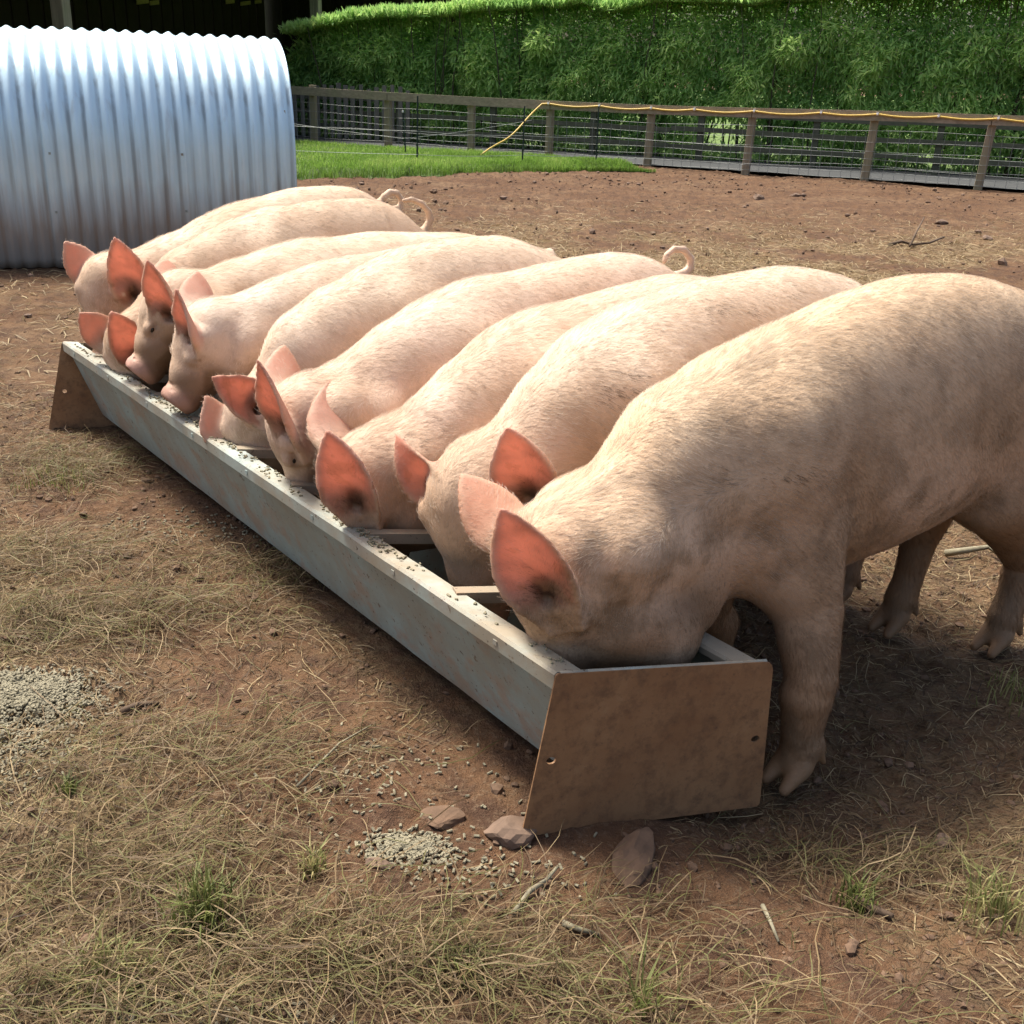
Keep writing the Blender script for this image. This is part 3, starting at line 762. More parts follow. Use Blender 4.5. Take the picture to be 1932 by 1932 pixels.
def add_pig(idx, t, ang, top, rump, poll, snout, near, far, voxel, hair, label, tailpx=None, **kw):
    p = Pig(t, ang, top, rump, poll, snout, [], voxel, label, hair, **kw)
    p.head_axes()
    cl = p.local(np.array([0, 0, CAM_H])); left = np.array([-p.d[0], -p.nl[0], 0])
    for sg, e in ((1, near), (-1, far)):
        if e is None: continue
        base = None; b0 = p.world(p.hp(.06, sg * .075, -.05)[None])[0]; c_ = np.array([0, 0, CAM_H]); r_ = px_ray(*e['bpx']); fwd = px_ray(966, 966); b = p.local(c_ + r_ * (((b0 - c_) @ fwd) / (r_ @ fwd)))
        a, bb, c = e['n']; n = unit(cl - b) * a + left * bb + np.array([0, 0, 1.0]) * c
        tip = on_sphere(p, b, e['px'], e.get('L', .235), e.get('side', 1))
        d = dict(base=b, tip=tip, n=n); d.update({k: e[k] for k in ('w', 'cup', 'bend', 'tb', 'fold', 'asym') if k in e})
        p.ears_in.append(d)
    if tailpx:
        q = sag_pts(t, ang, tailpx, kw.get('tail_l', .0)); n = len(q)
        p.tail = [(*c, .0145 - .006 * i / (n - 1)) for i, c in enumerate(q)]
    return p.build(idx)

add_pig(1, .18, 36, [(-.168, .595), (-.053, .653), (.04, .728), (.124, .786), (.325, .824), (.62, .901), (.80, .925), (.934, .928), (1.10, .905), (1.27, .861)], 1.42,
    (-.165, 0, .565), (-.065, 0, .180), dict(px=(952, 957), bpx=(1040, 1140), n=(.9, .35, .1), L=.215, w=.068, side=-1), dict(px=(866, 899), bpx=(985, 1012), n=(-.7, .5, .3), L=.19, w=.064, side=1), .0055, 110000,
    'big pink pig nearest the camera, standing beside the end plate of the trough', legs=dict(front=[(.395, .085), (.47, .0)], hind=[(1.30, -.015), (1.16, .0)]), mud=.85, tint=(.97, .90, .78), jowl=1.05, eyes=(), extra=[((.02, .035, .36), (.085, .045, .320), .115, .115), ((.085, -.03, .33), (.16, .0, .37), .115, .13)], patch=[(1500, 901, 45, 14, 1), (1352, 906, 35, 28, .8), (1430, 1000, 60, 20, .5), (1835, 660, 60, 60, .4)])
add_pig(2, .58, 37, [(-.05, .545), (.083, .664), (.129, .715), (.27, .786), (.421, .825), (.582, .865), (.946, .883), (1.163, .838), (1.261, .799)], 1.33,
    (-.060, 0, .540), (.010, 0, .150), dict(px=(963, 806), bpx=(1000, 950), n=(.95, .15, .15), L=.20, w=.070, side=-1), dict(px=(734, 831), bpx=(850, 945), n=(.75, .25, -.6), L=.21, w=.062, side=0, tb=-1.2), .006, 80000,
    'pig with dark scratch marks on its shoulder, second from the camera', lat=(.28, .95, 0), mud=.3, patch=[(1150, 742, 48, 17, 1), (1196, 712, 26, 22, 1), (1346, 586, 20, 12, 1), (1420, 590, 17, 15, 1), (1491, 549, 12, 12, 1), (1130, 800, 60, 30, .4)])
add_pig(3, .90, 37, [(-.15, .51), (-.131, .516), (-.005, .573), (.14, .668), (.215, .704), (.371, .753), (.715, .804), (.847, .819), (1.0, .797), (1.15, .75)], 1.26,
    (-.150, 0, .500), (-.055, 0, .145), dict(px=(622, 812), bpx=(678, 965), n=(.9, .35, .05), L=.22, w=.066, side=-1), dict(px=(618, 717), bpx=(650, 850), n=(-.8, .45, .1), L=.21, w=.066, side=1), .006, 65000,
    'pig with its snout deep in the trough and dirty pink ears, third from camera', tint=(1, .95, .95), mud=.3, eyes=(), extra=[((.01, .03, .33), (.08, .03, .33), .105, .11)], patch=[(800, 830, 45, 25, .6)])
add_pig(4, 1.22, 37, [(-.15, .57), (-.088, .572), (.11, .685), (.188, .719), (.436, .782), (.802, .822), (.984, .825), (1.10, .795), (1.188, .754)], 1.24,
    (-.150, 0, .565), (-.078, 0, .205), dict(px=(489, 682), bpx=(556, 822), n=(.65, .7, 0), L=.24, w=.062, side=-1, cup=8), dict(px=(532, 651), bpx=(552, 748), n=(-.8, .4, .1), L=.19, w=.062, side=1), .006, 55000,
    'pig with one eye just above the trough rim and a tightly curled tail', lat=(-.25, .97, 0), eyex=.150, eyez=.018, tint=(1, .96, .97), mud=.28,
    tailpx=[(1276, 520), (1290, 516), (1302, 505), (1303, 488), (1290, 471), (1272, 470), (1258, 481), (1254, 492)])
add_pig(5, 1.54, 37, [(-.12, .46), (-.087, .542), (-.02, .637), (.127, .726), (.294, .787), (.47, .835), (.62, .845), (.774, .842), (.997, .756)], 1.14,
    (-.110, 0, .465), (-.045, 0, .145), dict(px=(403, 709), bpx=(492, 785), n=(.9, -.1, .4), L=.20, w=.062, side=-1), dict(px=(384, 746), bpx=(438, 838), n=(-.6, .6, .3), L=.18, w=.056, side=0), .007, 46000,
    'pig in the middle of the row, head down and both ears flopped left', lat=(.55, .83, 0), tint=(.98, .97, .96), mud=.3)
add_pig(6, 1.86, 37, [(-.11, .64), (-.094, .629), (.031, .680), (.203, .730), (.477, .760), (.754, .794), (1.0, .77)], 1.20,
    (-.065, 0, .655), (-.190, 0, .378), dict(px=(333, 546), bpx=(374, 650), n=(.6, .75, 0), L=.20, w=.060, side=-1, cup=7), dict(px=(370, 512), bpx=(388, 590), n=(-.8, .4, .1), L=.18, w=.062, side=1), .007, 40000,
    'pig with closed eyes resting its pale snout over the trough rim', tint=(.95, .96, .98), mud=.3, eyeclosed=True, kw=1.2, width=.95, nosepink=.6, eyex=.18, eyez=.012)
add_pig(7, 2.18, 37, [(-.06, .69), (-.013, .681), (.174, .726), (.361, .757), (.66, .780), (.964, .761)], 1.20,
    (-.045, 0, .690), (-.184, 0, .395), dict(px=(281, 491), bpx=(328, 605), n=(.8, .55, 0), L=.235, w=.064, side=-1, cup=6), dict(px=(312, 490), bpx=(336, 535), n=(-.8, .4, .1), L=.16, w=.062, side=1), .007, 40000,
    'pig with an open eye lifting its pink snout above the trough rim', tint=(.99, .98, .96), mud=.3, kw=1.15, nosepink=.9, eyex=.19, eyez=.016, lat=(-.15, .99, 0))
add_pig(8, 2.45, 37, [(-.16, .49), (-.05, .60), (.011, .690), (.201, .784), (.396, .832), (.601, .860), (.816, .864), (.93, .82), (1.033, .744)], 1.11,
    (-.160, 0, .485), (-.050, 0, .145), dict(px=(213, 587), bpx=(266, 685), n=(.95, .1, .15), L=.22, w=.068, side=-1), dict(px=(147, 590), bpx=(208, 648), n=(-.6, .3, .6), L=.19, w=.062, side=0), .007, 38000,
    'pig with a dirty brown back and long looped tail, second from the far end', lat=(.35, .93, 0), tint=(.92, .88, .84), mud=.6, patch=[(610, 412, 75, 22, .55), (700, 410, 60, 30, .4)],
    tailpx=[(790, 440), (803, 432), (812, 415), (808, 398), (794, 383), (776, 376), (762, 379)])
add_pig(9, 2.75, 37, [(-.08, .66), (.043, .682), (.325, .789), (.493, .839), (.645, .873), (.847, .877), (.95, .86), (1.035, .821)], 1.12,
    (-.085, 0, .660), (-.110, 0, .290), dict(px=(219, 447), bpx=(256, 570), n=(.95, .1, .1), L=.24, w=.070, side=-1), dict(px=(119, 457), bpx=(185, 530), n=(-.7, .4, .3), L=.22, w=.062, side=0), .007, 38000,
    'pig at the far end of the row beside the hut, head raised high', lat=(.6, .8, 0), tint=(.95, .92, .88), mud=.45,
    tailpx=[(716, 382), (724, 372), (735, 363), (748, 364), (757, 376), (754, 390), (743, 392)])

# ------------------------------------------------------------------ trough
def trough():
    root = empty('feed_trough', tuple(LIPA * [1, 1, 0]))
    tag(root, 'long galvanised steel feeding trough with flared end plates and cross bars', 'trough')
    org = np.array([LIPA[0], LIPA[1], 0.0])
    roll = -.045                                     # the pigs' side sits lower
    def pt(w, z, t): return LIPA * [1, 1, 0] + TPE * w + TAX * t + np.array([0, 0, z + roll * (w / .40)]) + (PLD - TPE) * 0 - TAX * (w * .311)
    # (the last term skews the section so both rims end on the askew plates)
    def strip(prof, name, mat, t0=0.004, t1=TL - .004, n=30, th=.0025):
        b = MB(); prof = np.array(prof, float)
        nrm = np.zeros_like(prof)
        for i in range(len(prof)):
            d = prof[min(i + 1, len(prof) - 1)] - prof[max(i - 1, 0)]; d /= np.linalg.norm(d); nrm[i] = (-d[1], d[0])
        outer = prof; inner = prof + nrm * th; loop = np.concatenate([outer, inner[::-1]]); m = len(loop)
        v = []
        for j in range(n + 1):
            t = t0 + (t1 - t0) * j / n
            dent = .002 * math.sin(j * 1.7) + .0015 * math.sin(j * 4.1)
            for k, (w, z) in enumerate(loop): v.append(pt(w, z + (dent if .08 < z < .28 else dent * .3), t))
        q = []
        for j in range(n):
            for k in range(m): q.append((j * m + k, (j + 1) * m + k, (j + 1) * m + (k + 1) % m, j * m + (k + 1) % m))
        b.add(v, q); e = n * m
        h = m // 2
        for k in range(h - 1):
            b.q.append((k, k + 1, m - 2 - k, m - 1 - k)); b.q.append((e + k + 1, e + k, e + m - 1 - k, e + m - 2 - k))
        return b.build(name, mat, root, loc=org)
    zt = .3310
    # folded rims: top flat, outer face, return
    for sgn, w0 in ((1, 0.0), (-1, .40)):
        P = [(w0 + sgn * .0125, zt - .034), (w0 + sgn * .001, zt - .033), (w0, zt - .004), (w0 + sgn * .003, zt), (w0 + sgn * .049, zt), (w0 + sgn * .052, zt - .004), (w0 + sgn * .052, zt - .016)]
        o = strip(P if sgn > 0 else P[::-1], 'rim', MAT['lip'])
        if sgn > 0: o['label'] = 'rim on the outer side, dusted with feed'
        P = [(w0 + sgn * .0145, zt - .028), (w0 + sgn * .105, .058)]
        o = strip(P if sgn > 0 else P[::-1], 'side_panel', MAT['galv'])
    strip([(.1065, .056), (.2935, .056)], 'floor_panel', MAT['galv'])
    # end plates
    def plate(corners, nrm, holes, name):
        c = [np.array(p) for p in corners]            # bl, br, tr, tl
        o0 = c[0]; ex = unit(c[1] - c[0]); ez = np.cross(nrm, ex); ez = ez if ez[2] > 0 else -ez
        to2 = lambda p: ((p - o0) @ ex, (p - o0) @ ez)
        C2 = [np.array(to2(p)) for p in c]
        out = []
        rad = [.006, .012, .022, .006]
        for i in range(4):
            a = C2[i - 1] - C2[i]; b_ = C2[(i + 1) % 4] - C2[i]; a /= np.linalg.norm(a); b_ /= np.linalg.norm(b_)
            r = rad[i]
            for k in range(6):
                f = k / 5; out.append(C2[i] + a * r * (1 - f) ** 2 + b_ * r * f ** 2)
        # worn edge
        loops = [[(*p, 0) for p in out]]
        for hx, hy, hr in holes:
            loops.append([(hx + hr * 1.25 * math.cos(-k * math.pi / 5), hy + hr * math.sin(-k * math.pi / 5), 0) for k in range(10)])
        flat = [p for l in loops for p in l]
        bt = bmesh.new(); bvs = [bt.verts.new(p) for p in flat]; bes = []; i0 = 0
        for l in loops:
            for k_ in range(len(l)): bes.append(bt.edges.new((bvs[i0 + k_], bvs[i0 + (k_ + 1) % len(l)])))
            i0 += len(l)
        bt.verts.index_update(); bmesh.ops.triangle_fill(bt, use_beauty=True, use_dissolve=False, edges=bes, normal=(0, 0, 1))
        tri = [[v_.index for v_ in f_.verts] for f_ in bt.faces]; bt.free()
        th = .004; n = len(flat)
        P3 = lambda p, k: o0 + ex * p[0] + ez * p[1] + nrm * (th * k - th / 2)
        v = [P3(p, 0) for p in flat] + [P3(p, 1) for p in flat]
        ts = [tuple(t) for t in tri] + [tuple(i + n for i in reversed(t)) for t in tri]
        q = []; s0 = 0
        for l in loops:
            m = len(l)
            for k in range(m): a, b2 = s0 + k, s0 + (k + 1) % m; q.append((a, b2, b2 + n, a + n))
            s0 += m
        b = MB().add(v, q, ts)
        o = b.build(name, MAT['plate'], root, loc=org)
        return o, c, ex, ez
    nn = np.array([PLD[1], -PLD[0], 0.0])
    bl = np.array([.037, 1.675, 0.0]); rt = lambda px: (lambda r: np.array([0, 0, CAM_H]) + r * (((bl - [0, 0, CAM_H]) @ nn) / (r @ nn)))(px_ray(*px))
    c4 = [rt(p) for p in ((983, 1578), (1432, 1520), (1459, 1247), (1049, 1271))]
    h = [rt((1039, 1434)), rt((1424, 1393))]
    e0 = unit(c4[1] - c4[0]); z0 = np.cross(nn, e0); z0 = z0 if z0[2] > 0 else -z0
    hs = [((p - c4[0]) @ e0, (p - c4[0]) @ z0, .0075) for p in h]
    o, c, ex, ez = plate(c4, nn, hs, 'end_plate'); o['label'] = 'near end plate, brown with dried mud and pierced by two bolt holes'
    # folded top flange of the near plate
    b = MB()
    for k in range(8):
        a0 = c4[3] + (c4[2] - c4[3]) * (.02 + .95 * k / 8); a1 = c4[3] + (c4[2] - c4[3]) * (.02 + .95 * (k + 1) / 8)
        b.tube([a0 + np.array([0, 0, -.003]) - nn * .004, a1 + np.array([0, 0, -.003]) - nn * .004], .0055, 8, cap=(k in (0, 7)))
    b.build('plate_edge', MAT['lip'], o, smooth=True, loc=org)
    # far plate, the same shape
    far0 = LIPB - (LIPA - c4[0]) ; sh = LIPB - LIPA
    cf = [p + sh - nn * .0 for p in c4]; cf[0] = cf[0] - PLD * .03
    o2, *_ = plate(cf, nn, [(.06, .15, .007), (.40, .15, .007)], 'end_plate'); o2['label'] = 'far end plate, brown with dried mud'
    # cross bars
    ts = [.383, .743, 1.112, 1.444, 1.763, 2.075, 2.369, 2.655]
    for i, t in enumerate(ts):
        a = pt(.035, zt + .0045, t); e = pt(.368, zt + .0045, t); ln = np.linalg.norm(e - a); ex = (e - a) / ln
        ey = np.cross([0, 0, 1.0], ex); ey /= np.linalg.norm(ey); ez = np.cross(ex, ey)
        b = MB().box((a + e) / 2 + ez * .001, (ln, .030, .004), ex, ey, ez)
        b.box((a + e) / 2 - ey * .0135 - ez * .0115, (ln - .03, .003, .020), ex, ey, ez)
        b.build('cross_bar', MAT['bar'], root, loc=org)
    # rivets along the outer rim face
    for t in np.arange(.18, 2.8, .37):
        p = pt(-.0015, zt - .018, t); MB().box(p, (.012, .004, .010), TAX, TPE).build('rivet', MAT['galv'], root, loc=org)
    return pt
trough_pt = trough()

# ------------------------------------------------------------------ corrugated pig hut
def hut():
    h0 = np.array([-3.418, 7.32, 0]); hd = np.array([.935, .355, 0]); hin = np.array([-.355, .935, 0])
    org = h0 + hd * .5 + hin * .85
    root = empty('pig_hut', tuple(org)); tag(root, 'galvanised corrugated iron pig hut with a rounded roof, silver and muddy at its foot', 'hut')
    # arc in (depth from the front foot, height)
    prof = np.array([(.03, .0), (.0, .15), (-.005, .35), (-.01, .60), (-.005, .80), (.02, .98), (.07, 1.13), (.16, 1.275), (.30, 1.385), (.50, 1.465), (.72, 1.495),
                     (.94, 1.465), (1.14, 1.385), (1.28, 1.275), (1.37, 1.13), (1.42, .98), (1.445, .80), (1.45, .60), (1.445, .35), (1.44, .15), (1.41, .0)])
    # resample smoothly
    sarc = np.concatenate([[0], np.cumsum(np.linalg.norm(np.diff(prof, axis=0), axis=1))]); uu = np.linspace(0, sarc[-1], 64)
    A = np.stack([np.interp(uu, sarc, prof[:, i]) for i in (0, 1)], 1)
    for _ in range(3): A[1:-1] = (A[:-2] + 2 * A[1:-1] + A[2:]) / 4
    dA = np.gradient(A, axis=0); dA /= np.linalg.norm(dA, axis=1, keepdims=True); nA = np.stack([-dA[:, 1], dA[:, 0]], 1)   # outward
    def sheet(x0, x1, lift, name):
        n = int((x1 - x0) / .0085); xs = np.linspace(x0, x1, n)
        V = []
        for side in (0, 1):
            for x in xs:
                am = .0105 * math.cos(2 * math.pi * x / .0945)
                wob = .004 * math.sin(x * 3.1) + .002 * math.sin(x * 11)
                off = lift + am - side * .0022
                k = off + wob * np.sin(np.linspace(0, 6, len(A)))
                P = h0[None] + hd[None] * x + hin[None] * (A[:, :1] + nA[:, :1] * k[:, None]) + np.array([[0, 0, 1.0]]) * (A[:, 1:] + nA[:, 1:] * k[:, None])
                V.append(P)
        V = np.array(V).reshape(-1, 3); m = len(A)
        i = np.arange(n - 1)[:, None] * m + np.arange(m - 1)[None]; f = np.stack([i, i + m, i + m + 1, i + 1], -1).reshape(-1, 4)
        f2 = f[:, ::-1] + n * m
        e = []
        for k in range(n - 1): e += [(k * m, k * m + n * m, (k + 1) * m + n * m, (k + 1) * m), (k * m + m - 1, (k + 1) * m + m - 1, (k + 1) * m + m - 1 + n * m, k * m + m - 1 + n * m)]
        for k in range(m - 1):
            e += [(k, k + 1, k + 1 + n * m, k + n * m), ((n - 1) * m + k, (n - 1) * m + k + n * m, (n - 1) * m + k + 1 + n * m, (n - 1) * m + k + 1)]
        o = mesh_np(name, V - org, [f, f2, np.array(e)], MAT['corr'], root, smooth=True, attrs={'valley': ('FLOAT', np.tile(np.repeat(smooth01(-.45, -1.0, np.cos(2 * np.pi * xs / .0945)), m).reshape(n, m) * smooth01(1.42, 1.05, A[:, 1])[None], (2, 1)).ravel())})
        return o
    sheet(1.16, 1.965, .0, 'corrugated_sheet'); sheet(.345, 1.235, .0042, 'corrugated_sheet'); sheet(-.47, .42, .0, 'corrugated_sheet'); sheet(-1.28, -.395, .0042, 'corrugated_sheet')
    # boarded ends inside the arc
    for x in (1.90, -1.2):
        for k in range(9):
            d0 = .03 + k * .155; zz = float(np.interp(d0 + .07, A[:32, 0] if d0 < .7 else A[:31:-1, 0], A[:32, 1] if d0 < .7 else A[:31:-1, 1])) - .05
            zz = max(zz - .10, .3)
            MB().box(h0 + hd * x + hin * (d0 + .072) + np.array([0, 0, zz / 2]), (.02, .148, zz), hd, hin).build('end_board', MAT['oldwood'], root, loc=org)
    # bolts along the lap
    for z in (.35, .75):
        for x in (1.205, .385):
            k = int(np.argmin(np.abs(A[:30, 1] - z))); p = h0 + hd * x + hin * (A[k, 0] - .018) + np.array([0, 0, A[k, 1]])
            MB().box(p, (.014, .010, .014), hd, hin).build('bolt', MAT['galv'], root, loc=org)
    return h0, hd, hin
HUT = hut()

# ------------------------------------------------------------------ front fence with netting
F0 = np.array([-2.4, 20.5, 0]); FD = unit(np.array([9.0, -4.2, 0])); FN = np.array([FD[1], -FD[0], 0])   # FN faces the camera side
def ftop(s): return float(np.interp(s, [-6, -2, 0, 1.6, 3, 4.8, 6.4, 8.2, 10.2, 14], [.985, .975, .945, .93, .925, .925, .95, .985, 1.0, 1.02]))
def fence():
    org = F0.copy()
    root = empty('paddock_fence', tuple(org)); tag(root, 'post and rail fence with wire netting along the back of the paddock', 'fence')
    ss = [-5.0, -3.3, -1.57, 0.0, 1.64, 3.09, 4.81, 6.40, 8.18, 9.75, 11.4, 13.0]
    lean = {6.40: .03, 8.18: .035, 9.75: .05, 4.81: .01}
    ps = []
    for i, s_ in enumerate(ss):
        h = ftop(s_) - .03 + (.07 if abs(s_ + 1.57) < .01 else 0); p = F0 + FD * s_ - FN * -.0
        ln = lean.get(s_, 0.0); ez = unit(np.array([FD[0] * ln, FD[1] * ln, 1]))
        b = MB().box(p + ez * (h / 2 - .12), (.115, .095, h + .24), FD, FN, ez, taper=.96)
        ps.append(b.build('post', MAT['oldwood'], root, loc=org, bevel=.008))
    cuts = [-5.8, 0.04, 3.12, 6.43, 9.78, 13.2]
    for a, b_ in zip(cuts[:-1], cuts[1:]):
        n = 6; m = MB(); pts = np.linspace(a + .006, b_ - .006, n)
        v = []
        for s_ in pts:
            z = ftop(s_); c = F0 + FD * s_ + FN * .075
            for dy, dz in ((-.022, -.135), (.022, -.135), (.022, 0), (-.022, 0)): v.append(c + FN * dy + np.array([0, 0, z + dz]))
        q = []
        for i in range(n - 1):
            for k in range(4): q.append((i * 4 + k, i * 4 + (k + 1) % 4, (i + 1) * 4 + (k + 1) % 4, (i + 1) * 4 + k))
        q += [(3, 2, 1, 0), ((n - 1) * 4, (n - 1) * 4 + 1, (n - 1) * 4 + 2, (n - 1) * 4 + 3)]
        m.add(v, q).build('rail', MAT['railwood'], root, loc=org)
    # netting
    b = MB()
    for k, z in enumerate([.05, .13, .215, .31, .42, .545, .69]):
        pts = []
        for s_ in np.arange(-5.5, 13, .4): pts.append(F0 + FD * s_ + FN * .056 + np.array([0, 0, z * (ftop(s_) / .95) + .012 * math.sin(s_ * 2.3 + k)]))
        b.tube(pts, .0024, 4, False)
    for s_ in np.arange(-5.4, 13, .152):
        x = s_ + .01 * math.sin(s_ * 9); z1 = .69 * ftop(s_) / .95
        pts = [F0 + FD * (x + .008 * math.sin(s_ * 5 + z * 9)) + FN * .056 + np.array([0, 0, z]) for z in (.03, .25, .45, z1)]
        b.tube(pts, .0030, 3, False)
    o = b.build('wire_netting', MAT['wire'], root, loc=org); o['kind'] = 'stuff'
    return root
fence()

def fence_px(px, z, off=.11):
    """distance along the front fence at which the photograph shows column px, height z"""
    o = F0 + FN * off; r = px_ray(px, 200); c = np.array([0, 0, CAM_H])
    q = c + r * (((o - c) @ FN) / (r @ FN)); return (q - F0) @ FD

# yellow hose clipped along the rail
def hose():
    cl = [fence_px(x, 0) for x in (1023, 1035, 1131, 1229, 1311, 1424, 1551, 1658, 1774, 1888)] + [10.9, 12.0, 13.0]
    P = lambda s_, dz: F0 + FD * s_ + FN * .118 + np.array([0, 0, ftop(s_) - .045 + dz])
    g = np.array([-.70, 18.05, .10])                   # loose end on the turf
    top = P(cl[0], -.01); pts = []
    for k in range(14):
        t = k / 13; p = g * (1 - t) + top * t; p[2] -= .07 * math.sin(math.pi * t) - .02 * math.sin(3 * math.pi * t); pts.append(p)
    for a, b in zip(cl[1:-1], cl[2:]):
        for k in range(8):
            t = k / 8; pts.append(P(a + (b - a) * t, -.035 * math.sin(math.pi * t) * min(1, (b - a))))
    pts.append(P(cl[-1], 0))
    o = MB().tube(pts, .0135, 8).build('hose', MAT['hose'], None, True, loc=tuple(g)); tag(o, 'yellow hose clipped along the fence rail and dropping to the grass', 'hose')
    for s_ in cl[1:]:
        b = MB().tube([P(s_, 0) + FD * -.014, P(s_, 0) + FD * .014], .021, 8)
        b.box(P(s_, .012), (.03, .03, .03), FD, FN).build('clip', MAT['clip'], o, loc=g)
hose()

# dark electric-fence stakes and their wires
def stakes():
    info = [((787, 312), (788, 181), .016, 'tall dark green electric fence stake in the grass, left of the hose'), ((766, 297), (760, 212), .012, 'short dark stake with a pale cap, close behind the tall one'),
            ((985, 315), (990, 200), .014, 'dark electric fence stake under the sloping yellow hose'), ((1124, 313), (1130, 200), .013, 'dark electric fence stake against the netting at the end of the grass strip')]
    base = []
    for i, (pb, pt_, r, lab) in enumerate(info):
        c = np.array([0, 0, CAM_H]); rb = px_ray(*pb); p = c + rb * ((.03 - CAM_H) / rb[2])
        rt = px_ray(*pt_); d = math.hypot(p[0], p[1]); q = c + rt * (d / math.hypot(rt[0], rt[1])); base.append((p, q))
        e = tuple(p); b = MB().tube([p - [0, 0, .2], p, q], [r, r, r * .8], 6)
        o = b.build('fence_stake', MAT['stake'], None, False, loc=e); tag(o, lab, 'stake', 'electric fence stakes in the grass strip')
        for f in (.30, .55, .8):
            x = p + (q - p) * f; MB().box(x + [0, -.02, 0], (.03, .035, .03)).build('insulator', MAT['stake'], o, loc=e)
        if i == 1: MB().tube([q, q + [0, 0, .03]], .018, 6).build('cap', MAT['clip'], o, loc=e)
    (p0, q0), (p1, q1), (p2, q2), (p3, q3) = base
    at = lambda b, f: b[0] + (b[1] - b[0]) * f
    def line(name, pts, lab):
        pts = [np.array(p, float) for p in pts]; out = []
        for a, b in zip(pts[:-1], pts[1:]):
            for k in range(8): t = k / 8; out.append(a * (1 - t) + b * t - np.array([0, 0, .02 * math.sin(math.pi * t)]))
        out.append(pts[-1]); o = MB().tube(out, .0028, 4).build(name, MAT['wire'], None, False, loc=tuple(pts[0])); tag(o, lab, 'wire')
    line('electric_wire', [(-4.6, 17.4, .52), at(base[0], .5) + [0, -.03, 0], at(base[2], .52), at(base[3], .5), (5.5, 16.9, .40), (9, 15.6, .42)], 'upper electric wire strung between the dark stakes')
    line('electric_wire', [(-4.6, 17.4, .16), at(base[0], .16) + [0, -.03, 0], at(base[2], .20), at(base[3], .18), (5.5, 16.9, .20), (9, 15.6, .18)], 'lowest electric wire, just above the grass blades')
    line('electric_wire', [(-4.6, 18.9, .55), at(base[1], .42), (.1, 19.1, .62)], 'electric wire rising from the short stake to a fence post')
stakes()

# ------------------------------------------------------------------ lane, verge, far pasture
LN0 = np.array([-4.4, 22.65, 0]); LN1 = np.array([7.7, 17.9, 0]); LD = unit(LN1 - LN0); LNN = np.array([LD[1], -LD[0], 0])
def sheet_poly(name, pts, z, mat, label, nx=60, ny=8, amp=.0, kind='structure'):
    a, b, c, d = [np.array(p, float) for p in pts]      # a-b near edge, d-c far edge
    u = np.linspace(0, 1, nx)[:, None, None]; v = np.linspace(0, 1, ny)[None, :, None]
    P = (a * (1 - u) + b * u) * (1 - v) + (d * (1 - u) + c * u) * v
    P = np.concatenate([P, np.full(P.shape[:2] + (1,), z)], -1) if P.shape[-1] == 2 else P
    P[..., 2] = z + amp * (fbm(P[..., 0] * 5, P[..., 1] * 5, 3) - .5)
    i = np.arange(nx - 1)[:, None] * ny + np.arange(ny - 1)[None]; f = np.stack([i, i + ny, i + ny + 1, i + 1], -1).reshape(-1, 4)
    o = mesh_np(name, P.reshape(-1, 3), f, mat, smooth=True); tag(o, label, kind=kind); return o
fa = F0 - FD * 9 - FN * .12; fb = F0 + FD * 16 - FN * .02
ra = LN0 - LD * 9 - LNN * .6; rb = LN1 + LD * 6 - LNN * .6
sheet_poly('gravel_path', [fa[:2], fb[:2], rb[:2], ra[:2]], .035, MAT['gravel'], 'grey gravel lane between the two fences', 120, 14, .02)
sheet_poly('pasture', [(ra - LD * 20)[:2], (rb + LD * 30)[:2], (rb + LD * 60 - LNN * 160)[:2], (ra - LD * 60 - LNN * 160)[:2]], .03, MAT['field'], 'sunlit green pasture beyond the hedge', 30, 30, .02)

